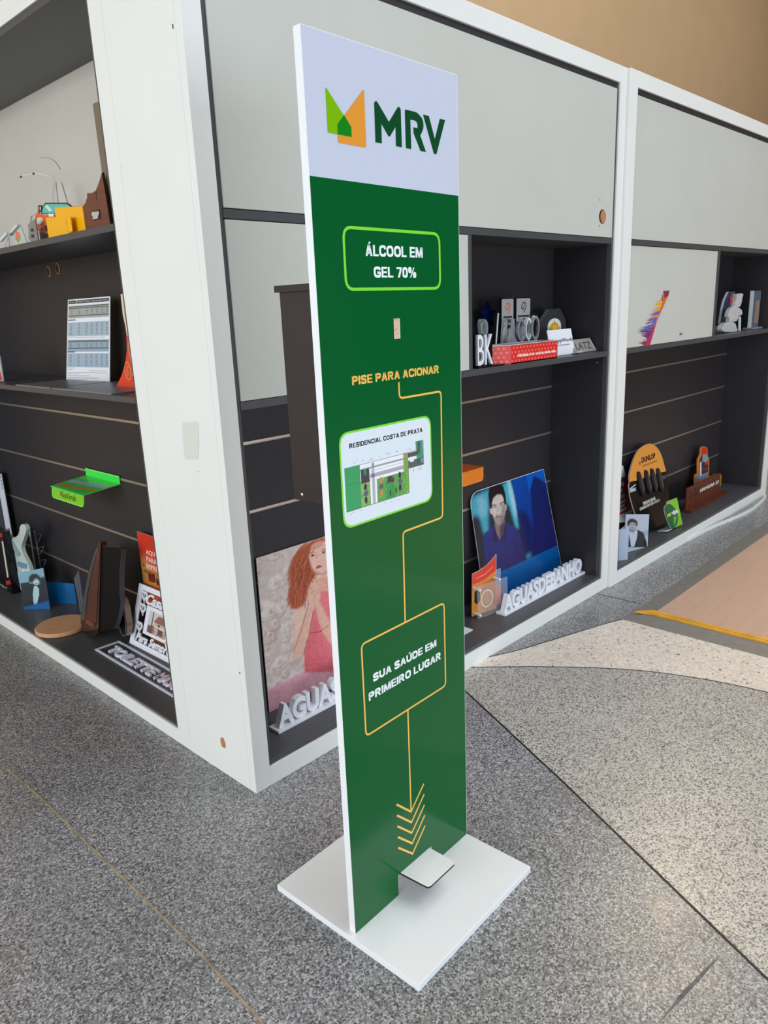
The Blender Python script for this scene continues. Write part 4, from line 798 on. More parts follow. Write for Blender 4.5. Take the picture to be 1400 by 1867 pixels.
b = P.pts(K, [(635, 505), (712, 490), (708, 600), (640, 612)]); mb.prism(b, 0.001, 0.0015, colmat((226, 210, 206)))
for i in range(3): t_ = 0.25*(i+1)-0.04; mb.prism([(b[0][0]+0.002, b[3][1]+(b[0][1]-b[3][1])*t_), (b[1][0]-0.002, b[3][1]+(b[0][1]-b[3][1])*t_), (b[1][0]-0.002, b[3][1]+(b[0][1]-b[3][1])*(t_+0.1)), (b[0][0]+0.002, b[3][1]+(b[0][1]-b[3][1])*(t_+0.1))], 0.0015, 0.002, colmat((190, 60, 60)))
mb.build('award_trophy', M=P.M(), label='dark blue block award with a red and white label', cat='trophy')
r = empty('figure_trophy', (3.3, 0.06, ZS), 'sparkling clear glass figure trophy with a round foot', 'trophy')
P = right_plane(0.050, 0, ZS); A = lambda l: [(a, max(0.0, b)) for a, b in P.pts(K, l)]
GL = mat('cut_glass', (226, 230, 232), 0.12, trans=0.35, noise=0.25, nscale=120)
fx = [A([(470, 1230), (440, 1150), (490, 1060), (590, 1010), (700, 1030), (735, 1120), (745, 1230)]), A([(590, 1010), (600, 940), (560, 900), (600, 760), (690, 680), (760, 700), (850, 760), (855, 860), (780, 900), (740, 1000)]),
      A([(700, 690), (720, 600), (740, 520), (735, 430), (800, 410), (880, 415), (860, 500), (845, 600), (800, 700)])]
for nm, pts, t in zip(('foot', 'torso', 'head'), fx, (0.03, 0.022, 0.02)):
    mb = MB(); mb.prism(smoothline(pts, True, 2), -t, 0, GL); mb.build(nm, parent=r, M=P.M(), bevel=0.003)
mb = MB(); q = A([(795, 900), (825, 900), (820, 1210), (790, 1210)]); mb.prism(q, -0.006, 0, ACRE); mb.build('staff', parent=r, M=P.M())
r = empty('column_trophy', (3.48, 0.06, ZS), 'tall narrow clear column trophy on a silver foot', 'trophy')
P = right_plane(0.065, 0, ZS); A = lambda l: [(a, max(0.0, b)) for a, b in P.pts(K, l)]
q = A([(1040, 1180), (1180, 1180), (1240, 350), (1130, 350)]); q[0] = (q[0][0], 0.010); q[1] = (q[1][0], 0.010); q[2] = (q[1][0]+0.004, q[2][1]); q[3] = (q[0][0]+0.002, q[3][1]); mb = MB(); mb.prism(q, -0.02, 0, mat('smoky_blue_glass', (120, 136, 160), 0.08, trans=0.5), side=ACRE)
mb.prism([(q[0][0]+0.03, 0.03), (q[1][0]-0.01, 0.03), (q[2][0]-0.01, q[2][1]-0.05), (q[3][0]+0.04, q[3][1]-0.05)], 0, 0.0006, colmat((150, 120, 110))); mb.build('column', parent=r, M=P.M())
mb = MB(); mb.box((q[0][0]-0.03, 0, -0.035), (min(q[1][0]+0.012, 3.56), 0.010, 0.02), CHROME); mb.build('trophy_foot', parent=r, M=P.M(), bevel=0.002)
# ------------------------------------------------------------------ floor of bay two
Hc = (1100, 760, 4.667)
P = Plane((2.3, 0.10, ZB), (1, 0, 0), (0, 0.28, 1)); A = lambda l: P.pts(Hc, l); Q = lambda l: P.pts((1140, 800, 13.333), l)
tops = Q([(110, 1060), (100, 900), (160, 620), (280, 330), (420, 190), (560, 130), (660, 145), (780, 240), (880, 430), (960, 720), (985, 800)]); 
lft = Q([(90, 1150), (120, 1420), (180, 1640), (240, 1830)]); out = [(tops[0][0]+0.06, 0.0)]+[(x, y) for x, y in lft[::-1] if y > 0.005]+smoothline(tops)
xr = tops[-1][0]; out += [(xr-0.005, tops[-1][1]-0.06), (xr-0.03, tops[-1][1]-0.14), (xr-0.09, 0.02), (xr-0.12, 0.0)]
rd = empty('oval_display', (2.35, 0.1, ZB), 'oval orange and black tyre advertising display board', 'display board')
mb = MB(); mb.prism(out, -0.006, 0, BLK, side=colmat((200, 190, 170)))
cutl = Q([(110, 1060), (200, 1035), (260, 1030), (300, 960), (360, 930), (400, 950), (420, 1000), (460, 900), (520, 880), (560, 900), (585, 935), (620, 860), (660, 835), (700, 850), (725, 890), (760, 820), (800, 800), (850, 830), (985, 800)])
mb.prism(smoothline(tops)+cutl[::-1], 0, 0.0012, mat('orange_print', (224, 152, 66), 0.45))
w0 = Q([(395, 625), (750, 540), (750, 460)]); DKP = colmat((44, 28, 34)); mb.text('DUNLOP', w0[0][0], w0[0][1]+0.004, w0[1][0], w0[0][1]+0.030, 0.0012, 0.0018, DKP, bold=0.04, shear=0.3)
mb.text('A QUEM CURTE A VIAGEM TODA', w0[0][0], w0[0][1]-0.016, w0[1][0]+0.004, w0[0][1]-0.007, 0.0012, 0.0016, DKP); c = Q([(345, 605)])[0]
mb.stroke(ellipse(c[0], c[1], 0.010, 0.009, 14), 0.002, 0.0012, 0.0016, DKP, closed=True); mb.prism([(c[0]-0.004, c[1]-0.003), (c[0]+0.008, c[1]), (c[0]-0.004, c[1]+0.004)], 0.0012, 0.0017, DKP)
t0 = Q([(440, 1640), (745, 1500), (360, 1780), (845, 1560)]); LT = colmat((206, 206, 202)); x0 = t0[0][0]; x1 = t0[1][0]
mb.text('PNEUS NO BRASIL', t0[0][0], t0[0][1]+0.002, t0[1][0], t0[0][1]+0.018, 0, 0.0008, LT, bold=0.04); mb.text('QUALIDADE NO MUNDO INTEIRO', t0[2][0], t0[2][1]+0.002, t0[3][0], t0[2][1]+0.018, 0, 0.0008, LT, bold=0.04)
sv = Q([(100, 1220), (250, 1100), (250, 1130), (110, 1250)]); mb.prism(sv, 0, 0.0010, colmat((190, 196, 204))); sv = Q([(105, 1240), (245, 1190), (255, 1270), (110, 1320)]); mb.prism(sv, 0, 0.0008, colmat((176, 186, 196)))
mb.build('board', parent=rd, M=P.M())
for k, (cx, cy) in enumerate(((335, 1050), (510, 1010), (655, 970), (800, 960))):
    c = Q([(cx, cy)])[0]; mb = MB(); mb.prism(ellipse(c[0], c[1]-0.010, 0.022, 0.058, 24), 0.001, 0.010, mat('tyre_rubber', (30, 28, 36), 0.5, noise=0.3, nscale=60)); mb.stroke(ellipse(c[0]+0.010, c[1]-0.010, 0.007, 0.040, 16), 0.0022, 0.010, 0.0108, colmat((130, 120, 112)), closed=True); mb.build('tyre_relief', parent=rd, M=P.M(), bevel=0.002)
for k in range(3):
    a = Q([(860, 930+k*28), (985, 900+k*30)]); mb = MB(); mb.stroke([a[0], a[1]], 0.003, 0, 0.0014, colmat((112, 108, 106))); mb.build('tread_line', parent=rd, M=P.M())
# white and red sheet sign behind the frame
P = Plane((2.1, 0.215, ZB), (1, 0, 0), (0, 0.05, 1)); A = lambda l: P.pts(Hc, l)
e_ = A([(165, 415), (205, 560), (243, 800), (240, 830), (250, 900)]); mb = MB(); xl = 1.853-2.1
q = [(xl, 0), (e_[3][0]+0.0, 0), (e_[2][0], e_[2][1]), (e_[1][0], e_[1][1]), (e_[0][0]+0.002, e_[0][1]), (xl, e_[0][1]+0.02)]
mb.prism(q, -0.003, 0, WACR); yt_ = A([(190, 505)])[0][1]; yb2 = A([(235, 790)])[0][1]
mb.prism([(xl, yb2), (e_[2][0]-0.001, yb2), (e_[1][0]+0.004, yt_), (xl, yt_)], 0, 0.0008, colmat((200, 40, 44)))
s1_ = A([(145, 600), (172, 582), (150, 760), (195, 745)]); mb.text('E', xl+0.002, yb2+0.075, s1_[1][0]+0.006, yt_-0.022, 0.0008, 0.0016, WACR, bold=0.06); mb.text('E', xl+0.002, yb2+0.012, s1_[3][0]-0.002, yb2+0.066, 0.0008, 0.0016, WACR, bold=0.06)
mb.text('70', xl+0.002, max(0.012, yb2-0.075), s1_[3][0]-0.01, yb2-0.035, 0, 0.0008, colmat((20, 20, 24)), bold=0.04)
mb.build('red_white_sign', M=P.M(), label='tall white sheet sign with a red lettered panel at the left end', cat='sign')
# bent photo frame with portrait
r = empty('photo_holder', (1.99, 0.02, ZB), 'folded acrylic photo frame with a grey portrait of a young man in a jacket', 'photo frame')
Pa = Plane((1.905, 0.052, ZB), (0.070, -0.048, 0), (0, 0, 1)); mb = MB(); La = math.hypot(0.07, 0.048); qa = Pa.pts(Hc, [(125, 1210), (205, 1225), (210, 948), (122, 962)])
mb.prism([(qa[0][0], 0.0), (qa[1][0], 0.0), (qa[1][0]+0.001, qa[2][1]), (qa[0][0], qa[3][1])], -0.003, 0, mat('pale_blue_acrylic', (170, 188, 214), 0.15, coat=0.3)); mb.build('side_leaf', parent=r, M=Pa.M(), label='plain pale blue leaf')
Pb = Plane((1.985, 0.075, ZB), (0.2, -0.055, 0), (0, 0, 1)); A = lambda l: Pb.pts(Hc, l); q = A([(215, 1100), (380, 1105), (390, 830), (192, 830)]); q = [(q[3][0], 0.0), (q[2][0], 0.0), (q[2][0], q[2][1]), (q[3][0], q[3][1])]
pr = Print(q, 90, 80, (176, 190, 208)); 
pr.fill(A([(320, 980), (395, 960), (395, 1010), (330, 1020)]), (150, 168, 186), 2)
pr.fill(A([(205, 1110), (205, 970), (225, 950), (265, 960), (300, 965), (340, 985), (365, 1060), (372, 1110)]), (48, 54, 62), 0); pr.fill(A([(215, 975), (235, 960), (290, 968), (285, 1030), (262, 1105), (235, 1105), (225, 1040)]), (190, 202, 222), 0)
pr.fill(A([(222, 925), (228, 980), (262, 985), (272, 930)]), (120, 126, 138), 1); pr.fill(A([(212, 900), (225, 880), (275, 882), (285, 910), (280, 945), (262, 962), (235, 960), (215, 940)]), (160, 166, 178), 1)
pr.fill(A([(205, 925), (203, 895), (225, 870), (262, 870), (288, 890), (290, 925), (280, 930), (276, 905), (245, 895), (222, 905), (213, 930)]), (40, 42, 50), 1)
pr.line(A([(222, 917), (238, 914)]), 0.003, (50, 52, 60)); pr.line(A([(254, 914), (272, 917)]), 0.003, (50, 52, 60)); pr.line(A([(236, 944), (258, 944)]), 0.002, (90, 80, 86)); pr.line(A([(345, 1060), (365, 1090)]), 0.008, (20, 22, 30), 1)
mb = MB(); pr.add_to(mb, 0.003, ACRE, 0.2); build_print(mb, 'portrait_leaf', parent=r, M=Pb.M())
# green sign on a bent foot
r = empty('counter_sign', (2.5, 0.03, ZB), 'small green counter sign with a dark oval and white lettering', 'sign')
P = Plane((2.46, 0.038, ZB), (1, -0.05, 0), (0, 0.15, 1)); A = lambda l: P.pts(Hc, l); G2 = mat('lime_acrylic', (118, 190, 44), 0.25, coat=0.2)
q = A([(595, 972), (675, 945), (625, 700), (542, 732), (545, 800)]); mb = MB(); mb.prism([(q[0][0], 0.0), (q[1][0], 0.0), q[2], q[3], (q[0][0]-0.055, q[4][1])], -0.003, 0, G2, side=ACRE); 
ov = A([(520, 775), (560, 752), (605, 790), (632, 860), (625, 920), (598, 968), (570, 955), (540, 890), (518, 820)]); mb.prism([(a, max(0.0, b)) for a, b in smoothline(ov, True, 3)], -0.002, 0.001, mat('dark_green_oval', (20, 92, 62), 0.3), side=ACRE)
t0 = A([(540, 865), (632, 830)]); ys = t0[0][1]-0.002; xm = t0[0][0]+(t0[1][0]-t0[0][0])*0.43
mb.text('ser', t0[0][0], ys, xm, ys+0.016, 0.001, 0.0016, colmat((178, 210, 60)), bold=0.03); mb.text('vipa', xm+0.001, ys-0.006, t0[1][0], ys+0.022, 0.001, 0.0016, WACR, bold=0.03)
a_ = A([(592, 860), (625, 860), (600, 950)]); mb.prism(a_, 0.001, 0.0013, colmat((90, 170, 60))); mb.build('sign_face', parent=r, M=P.M())
mb = MB(); mb.box((q[0][0]-0.066, 0, -0.045), (q[1][0]-0.03, 0.003, 0.0), ACRE); mb.build('sign_foot', parent=r, M=P.M())
# brown sign on plinth
r = empty('wooden_sign', (2.85, 0.1, ZB), 'brown wooden sign with white lettering on a stepped foot', 'sign'); WB = mat('dark_red_wood', (92, 44, 28), 0.45, noise=0.2, nscale=12, stretch=(6, 1, 1))
P = right_plane(0.118, 0, ZB+0.012); A = lambda l: P.pts(Hc, l); q = A([(700, 800), (980, 690), (990, 495), (708, 595)]); hh = q[3][1]; mb = MB(); x0, x1 = q[0][0], q[1][0]
mb.prism(rounded(rect(x0, 0, x1, (q[2][1]+q[3][1])/2), 0.004), -0.008, 0, WB); top_ = (q[2][1]+q[3][1])/2
t0 = A([(822, 640), (985, 570)]); mb.text('HANGAR 33', t0[0][0]-0.004, t0[0][1]-0.002, t0[1][0]-0.012, t0[0][1]+0.017, 0, 0.001, colmat((226, 220, 214)), bold=0.025, shear=0.2)
e0 = A([(728, 690), (808, 655)]); mb.text('SE', e0[0][0]-0.004, e0[0][1]-0.004, e0[1][0], e0[0][1]+0.036, 0, 0.0008, colmat((52, 24, 18)), bold=-0.01); mb.build('sign_face', parent=r, M=P.M())
mb = MB(); mb.box((x0-0.012, 0, 0), (x1+0.05, 0.012, 0.045), WB); mb.build('sign_foot', parent=r, M=right_plane(0.118, 0, ZB).M() @ Matrix.Translation((0, 0, -0.014)))
# bottle-shaped sign
P = Plane((3.15, 0.175, ZB), (1, 0, 0), (0, 0.1, 1)); A = lambda l: P.pts(Hc, l)
mb = MB(); o1 = A([(775, 560), (778, 495), (800, 480), (800, 365), (822, 320), (826, 262), (850, 250), (884, 262), (888, 330), (900, 365), (898, 520)]); o1 = [(x, y) for x, y in o1]; xs_ = [p[0] for p in o1]
q = [(min(xs_), 0.0)]+o1+[(max(xs_)-0.02, 0.0)]; mb.prism(q, -0.005, 0, colmat((206, 122, 50)))
i1 = A([(812, 500), (815, 372), (836, 325), (838, 310), (876, 310), (878, 335), (890, 372), (888, 500)]); mb.prism(i1, 0, 0.001, colmat((58, 50, 56))); mb.prism(A([(836, 318), (838, 262), (876, 262), (878, 318)]), 0.001, 0.002, colmat((214, 52, 30)))
mb.prism(A([(838, 380), (842, 318), (876, 318), (888, 375), (862, 390)]), 0.001, 0.0016, colmat((130, 160, 170))); mb.prism(A([(818, 440), (820, 385), (832, 380), (832, 505), (818, 505)]), 0.001, 0.0016, colmat((214, 218, 224)))
mb.prism(A([(860, 395), (890, 378), (890, 400), (865, 412)]), 0.0016, 0.002, colmat((200, 60, 60))); mb.prism(A([(838, 440), (885, 425), (885, 450), (838, 462)]), 0.001, 0.0016, colmat((112, 56, 54))); mb.prism(A([(800, 540), (805, 505), (885, 470), (886, 515)]), 0.001, 0.0015, colmat((134, 160, 190)))
mb.prism(A([(782, 558), (784, 500), (806, 495), (806, 550)]), 0.001, 0.0017, colmat((120, 130, 150)))
mb.build('bottle_sign', M=P.M(), label='orange-edged cut-out sign shaped like a bottle with a red cap', cat='sign')
# yellow box at the back corner
mb = MB(); mb.box((3.28, 0.185, ZB), (3.49, 0.225, ZB+0.038+0.028), mat('mustard_acrylic', (176, 138, 24), 0.3)); mb.build('acrylic_block', label='mustard yellow box in the back right corner', cat='box', bevel=0.001)
# ------------------------------------------------------------------ things on the left-hand cabinet
LB = 0.0502     # top of its floor board
Ld = (0, 940, 4.118); Lt = (0, 800, 4.118); LA = (0, 160, 5.385); LA2 = (0, 360, 6.364); LBc = (0, 460, 4.667)
def above(q, z0=0.0): return [(a, max(z0, b)) for a, b in q]
# cut-out frame Casados Para Sempre, leaning back
P = Plane((0.176, 0.9, LB), (0.0, -1, 0), (-0.0, 0, 1))
a_, b_ = P.at(1045/4.118, 940+508/4.118), P.at(968/4.118, 940+965/4.118)
Pc = Plane((0.187, 0.962, LB), (0.004, -0.259, 0), (0.045, 0, 0.28)); A = lambda l: Pc.pts(Ld, l)
c0, c1, c2_, c3 = A([(968, 965), (1275, 1125), (1215, 575), (1045, 508)])
Wd = 0.262; Hh = c3[1]; sk = c3[0]
R = lambda u, v: (u*Wd+sk*v, v*Hh)      # fractions of the board
r = empty('cutout_frame', (0.187, 0.83, LB), 'white cut-out photo frame with script lettering leaning near the corner column', 'photo frame')
F = lambda l: [R(u, v) for u, v in l]
mb = MB(); ou = F([(0, 0), (1, 0), (1, 1), (0, 1)]); inn = F([(0.10, 0.09), (0.93, 0.09), (0.93, 0.92), (0.10, 0.92)]); mb.ring(ou, inn, -0.004, 0, WACR); mb.build('outer_border', parent=r, M=Pc.M())
mb = MB(); mb.ring(F([(0.27, 0.26), (0.86, 0.26), (0.86, 0.72), (0.27, 0.72)]), F([(0.35, 0.31), (0.78, 0.31), (0.78, 0.66), (0.35, 0.66)]), -0.004, 0, WACR); mb.build('inner_border', parent=r, M=Pc.M())
cq = F([(0.35, 0.31), (0.78, 0.31), (0.78, 0.66), (0.35, 0.66)]); pr = Print(cq, 60, 60, (206, 204, 206)); cx = lambda u, v: R(u, v)
fl_ = lambda l, c, s=0: pr.fill(F(l), c, s)
fl_([(0.50, 0.31), (0.78, 0.31), (0.78, 0.50), (0.50, 0.50)], (196, 178, 168)); fl_([(0.48, 0.52), (0.56, 0.62), (0.72, 0.62), (0.78, 0.54), (0.78, 0.50), (0.50, 0.50)], (150, 104, 88)); fl_([(0.35, 0.31), (0.50, 0.31), (0.50, 0.45), (0.35, 0.42)], (128, 96, 86), 1)
for k in range(16):
    x = 0.36+k*0.026; y = 0.33+random.random()*0.12; fl_([(x, 0.31), (x+0.012, 0.31), (x+0.012, y), (x, y)], random.choice([(90, 64, 56), (150, 120, 110), (110, 84, 76), (220, 214, 212)]))
fl_([(0.43, 0.31), (0.445, 0.31), (0.445, 0.66), (0.43, 0.66)], (84, 78, 80)); fl_([(0.57, 0.45), (0.62, 0.45), (0.62, 0.49), (0.57, 0.49)], (96, 70, 64)); fl_([(0.50, 0.44), (0.78, 0.44), (0.78, 0.455), (0.50, 0.455)], (226, 224, 226))
fl_([(0.60, 0.33), (0.70, 0.33), (0.70, 0.42), (0.60, 0.42)], (110, 80, 70))
mb = MB(); pr.add_to(mb, 0.002, WACR, 0.3); build_print(mb, 'house_photo', parent=r, M=Pc.M() @ Matrix.Translation((0, 0, -0.001)), label='small sepia photo of a house')
def skewtext(mb, t, u0, v0, u1, v1, bold, m, z0=-0.004, z1=0.0, shear=0.35):
    k = len(mb.v); mb.text(t, u0*Wd, v0*Hh, u1*Wd, v1*Hh, z0, z1, m, bold=bold, shear=shear)
    for i in range(k, len(mb.v)): x, y, z = mb.v[i]; mb.v[i] = (x+sk*y/Hh, y, z)
mb = MB(); skewtext(mb, 'Casados', 0.22, 0.73, 0.94, 0.90, 0.03, WACR); mb.build('upper_lettering', parent=r, M=Pc.M())
mb = MB(); skewtext(mb, 'Para Sempre', 0.12, 0.06, 0.94, 0.24, 0.03, WACR); mb.build('lower_lettering', parent=r, M=Pc.M())
def heart(cx_, cy_, s): return [(cx_+s*1.0*math.sin(t)**3, cy_+s*(0.8125*math.cos(t)-0.3125*math.cos(2*t)-0.125*math.cos(3*t)-0.0625*math.cos(4*t))) for t in [k*2*math.pi/24 for k in range(24)]]
for u, v in ((0.16, 0.84), (0.17, 0.64), (0.16, 0.34), (0.88, 0.24)):
    c = R(u, v); mb = MB(); mb.stroke(heart(c[0], c[1], 0.017), 0.007, -0.004, 0, WACR, closed=True); mb.build('heart', parent=r, M=Pc.M())
# TOILETTE MASC... laser-cut nameplate lying flat
Pf = Plane((0.083, 1.003, LB), (0, -1, 0), (1, 0, 0))
Pf = Plane((0.083, 1.003, LB), (-0.004, -0.5, 0), (0.087, -0.004, 0)); A = lambda l: Pf.pts(Ld, l)
r = empty('letter_sign', (0.12, 0.8, LB), 'white cut-out name frame lying flat with dark open letters', 'letter sign')
# plate normal points up: X runs towards the column, Y away from the front
mb = MB(); Lf = 0.630; Wf = 0.088; PU = (205, 214, 240); LW_ = mat('white_cut_letters', (226, 232, 248), 0.22, coat=0.3)
mb.ring(rect(0, 0, Lf, Wf), rect(0.008, 0.007, Lf-0.008, Wf-0.007), 0.0005, 0.0042, LW_); mb.build('border', parent=r, M=Pf.M())
for nm, x0, x1 in (('TOILETTE', 0.040, 0.330), ('MASCULINO', 0.352, 0.605)):
    mb = MB(); mb.text(nm, x0, 0.020, x1, 0.060, 0.001, 0.009, LW_, bold=0.025); mb.build('lettering', parent=r, M=Pf.M())
mb = MB(); mb.box((0.008, 0.007, 0.0003), (Lf-0.008, Wf-0.007, 0.0012), mat('graphite_insert', (58, 60, 70), 0.35)); mb.build('dark_backing', parent=r, M=Pf.M())
# orange poster near the column
Po = left_plane(0.243, 0.9, 0.10); A = lambda l: Po.pts(Ld, l); q = A([(1075, 505), (1028, 115), (1160, 160)]); x0 = (q[0][0]+q[1][0])/2; x1 = 0.9-0.362; yt = q[1][1]; yb0 = -0.048
pr = Print([(x0, yb0), (x1, yb0), (x1, yt), (x0, yt)], 90, 160, (206, 74, 40)); y = lambda v: A([(1100, v)])[0][1]
U = (240, 960, 13.333); B = lambda l: Po.pts(U, l)
pr.fill([(x0, yb0), (x1, yb0), (x1, yt), (x0, yt)], (190, 120, 60), 0, 1, (214, 54, 38)); pr.fill(B([(120, 700), (650, 1060), (700, 1560), (250, 1560), (150, 1000)]), (196, 132, 66), 6)
pr.fill(B([(230, 700), (320, 680), (340, 1100), (260, 1060)]), (222, 178, 110), 4); pr.line(B([(280, 870), (320, 1030), (560, 1150)]), 0.0035, (90, 56, 26)); pr.line(B([(290, 1060), (420, 1120)]), 0.004, (110, 70, 34))
pr.fill(B([(410, 1130), (550, 1170), (570, 1350), (430, 1310)]), (120, 44, 34), 0); pr.line(B([(410, 1130), (550, 1165), (572, 1350)]), 0.0026, (62, 34, 20)); pr.line(B([(410, 1130), (425, 1315), (572, 1355)]), 0.0026, (62, 34, 20))
pr.fill(B([(580, 1230), (640, 1270), (710, 1450), (600, 1410)]), (74, 38, 26), 0); pr.fill(B([(330, 350), (420, 350), (430, 450), (350, 470)]), (176, 84, 78), 4)
mb = MB(); pr.add_to(mb, 0.003, ACRE, 0.25)
WTX = colmat((250, 226, 214)); t1 = B([(360, 660), (370, 820), (395, 1000)]); hs = 0.020
for t, (tx, ty), w_ in (('AQUI TEM TUDO', t1[0], 0.20), ('PARA ENGENHO', t1[1], 0.20), ('IMPRENSADO', (t1[2][0]-0.006, t1[2][1]), 0.17)):
    mb.text(t, tx, ty-0.002, min(tx+w_, x1-0.004), ty+0.017, 0, 0.0008, WTX, bold=0.0)
build_print(mb, 'poster', M=Po.M(), label='red and orange poster with white lettering leaning behind the white cut-out frame', cat='poster')
mb = MB(); 
# black-brown moulded bottle display
P = Plane((0.118, 1.2, LB), (0.0, -1, 0), (0.05, 0, 0.40)); A = lambda l: above(P.pts(Ld, l))
r = empty('bottle_display', (0.14, 1.1, LB), 'tall dark brown and black moulded bottle-shaped display', 'display')
fr = smoothline(A([(740, 215), (705, 300), (668, 430), (640, 560), (615, 700), (606, 800), (620, 870), (650, 905), (690, 914), (722, 900), (740, 860), (748, 600), (756, 240)]), True, 3)
DBR = mat('dark_brown_gloss', (34, 17, 14), 0.22, coat=0.6, noise=0.15, nscale=8); BKG = mat('black_satin_shell', (9, 9, 12), 0.55, spec=0.2)
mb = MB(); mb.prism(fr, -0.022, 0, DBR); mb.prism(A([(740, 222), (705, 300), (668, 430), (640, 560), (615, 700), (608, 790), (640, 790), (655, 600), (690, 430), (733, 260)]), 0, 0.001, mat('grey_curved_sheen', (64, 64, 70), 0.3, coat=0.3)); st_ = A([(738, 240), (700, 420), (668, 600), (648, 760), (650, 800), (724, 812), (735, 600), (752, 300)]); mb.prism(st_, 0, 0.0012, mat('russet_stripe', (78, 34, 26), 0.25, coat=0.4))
t_ = A([(655, 805), (705, 812), (655, 780)]); mb.text('EVERGREEN', t_[0][0]-0.006, t_[0][1]-0.006, t_[1][0]+0.002, t_[0][1]+0.009, 0.0012, 0.002, colmat((140, 84, 80)), bold=0.02); mb.build('bottle_front', parent=r, M=P.M(), bevel=0.004)
mb = MB(); bk = A([(738, 216), (760, 236), (888, 244), (903, 262), (905, 300), (893, 420), (893, 600), (900, 645), (880, 760), (850, 860), (790, 868), (742, 880), (700, 905), (690, 600)]); mb.stroke(bk[1:8], 0.0018, -0.004, -0.003, mat('grey_shell_edge', (66, 68, 76), 0.35)); mb.prism(bk, -0.020, -0.004, BKG, side=mat('grey_shell_edge', (66, 68, 76), 0.35)); mb.build('bottle_shell', parent=r, M=P.M(), bevel=0.002)
P2 = left_plane(0.165, 1.1, LB); A2 = lambda l: above(P2.pts(Ld, l)); c = A2([(905, 765)])[0]; mb = MB(); mb.prism(ellipse(c[0]+0.010, c[1]+0.004, 0.030, 0.072, 28), -0.022, 0, BKG, side=mat('champagne_rim', (150, 132, 116), 0.3, metal=0.6)); mb.stroke(ellipse(c[0]+0.004, c[1]+0.004, 0.031, 0.073, 28), 0.0022, -0.001, 0.002, ALU, closed=True); mb.build('bottle_cap_disc', parent=r, M=P2.M())
# wooden disc
r_ = MB(); WO = mat('pale_oak_disc', (206, 158, 118), 0.5, noise=0.10, nscale=14, stretch=(1, 8, 1)); r_.lathe([(0.0, 0), (0.088, 0), (0.092, 0.003), (0.092, 0.013), (0.089, 0.016), (0.0, 0.016)], (0, 0, 0), WO, 48)
r_.build('wooden_disc', M=Matrix.Translation((0.094, 1.283, LB)), label='round pale wooden disc lying on the cabinet floor', cat='wooden disc')
# folded acrylic photo frame
r = empty('photo_holder', (0.12, 1.58, LB), 'folded acrylic photo frame with a dark-haired man in a jacket on teal', 'photo frame')
Pp = Plane((0.080, 1.592, LB), (0.088, -0.014, 0), (0, 0, 1)); A = lambda l: above(Pp.pts(Ld, l)); Jc = (0, 930, 10.37)
Pp = Plane((0.079, 1.594, LB), (0.060, -0.075, 0), (0, 0, 1)); A = lambda l: above(Pp.pts(Ld, l)); B = lambda l: Pp.pts(Jc, l); q = A([(182, 710), (368, 665), (325, 395), (152, 430)])
q = [(q[0][0], 0), (q[1][0], 0), (q[2][0]*0.5+q[1][0]*0.5, q[2][1]), (q[3][0]*0.5+q[0][0]*0.5, q[3][1])]; pr = Print(q, 80, 110, (120, 170, 184))
pr.fill(B([(380, 1390), (560, 1360), (540, 1500), (560, 1880), (400, 1880)]), (10, 26, 40), 1); pr.fill(B([(750, 1280), (860, 1260), (900, 1500), (920, 1760), (760, 1700)]), (12, 30, 46), 2)
pr.fill(B([(440, 1400), (620, 1390), (700, 1420), (790, 1400), (880, 1500), (920, 1750), (760, 1790), (560, 1830), (420, 1840), (400, 1600)]), (10, 24, 34), 1)
pr.fill(B([(640, 1440), (680, 1430), (735, 1480), (740, 1600), (700, 1780), (640, 1790), (620, 1600)]), (170, 206, 214), 0); pr.fill(B([(620, 1320), (660, 1290), (720, 1290), (738, 1350), (710, 1410), (660, 1420), (625, 1380)]), (176, 206, 214), 1)
pr.fill(B([(545, 1350), (550, 1270), (600, 1215), (680, 1205), (745, 1250), (760, 1340), (735, 1330), (700, 1285), (640, 1310), (615, 1370)]), (18, 22, 34), 1); pr.line(B([(640, 1330), (665, 1318)]), 0.003, (30, 40, 50)); pr.line(B([(690, 1312), (715, 1310)]), 0.003, (30, 40, 50)); pr.line(B([(665, 1392), (700, 1386)]), 0.003, (60, 80, 90))
pr.fill(B([(430, 1830), (700, 1770), (930, 1700), (940, 1900), (400, 1920)]), (6, 92, 160), 3)
mb = MB(); pr.add_to(mb, 0.003, ACRE, 0.2); build_print(mb, 'portrait_leaf', parent=r, M=Pp.M())
Pq = Plane((0.172, 1.580, LB), (0.066, -0.106, 0), (0, 0, 1)); A = lambda l: above(Pq.pts(Ld, l)); q = A([(370, 665), (580, 672), (560, 512), (345, 498)]); mb = MB(); mb.prism([(q[0][0], 0), (q[1][0], 0), (q[1][0], q[2][1]), (q[0][0], q[3][1])], -0.003, 0, mat('ocean_blue_print', (6, 92, 148), 0.25, noise=0.25, nscale=5, stretch=(1, 1, 4))); mb.build('blue_leaf', parent=r, M=Pq.M(), label='plain ocean blue leaf')
# slim dark fin beside the bottle
P = left_plane(0.19, 1.42, LB); q = above(P.pts(Ld, [(590, 410), (555, 475), (600, 680), (618, 600)])); q[2] = (q[2][0], 0.0)
mb = MB(); mb.prism([q[0], q[1], (q[1][0]+0.008, 0.0), (q[3][0], 0.0)], -0.004, 0, mat('smoky_grey_acrylic', (84, 88, 98), 0.2, coat=0.2)); mb.build('acrylic_fin', M=P.M(), label='narrow pointed smoky grey fin just left of the moulded bottle display', cat='acrylic sample')
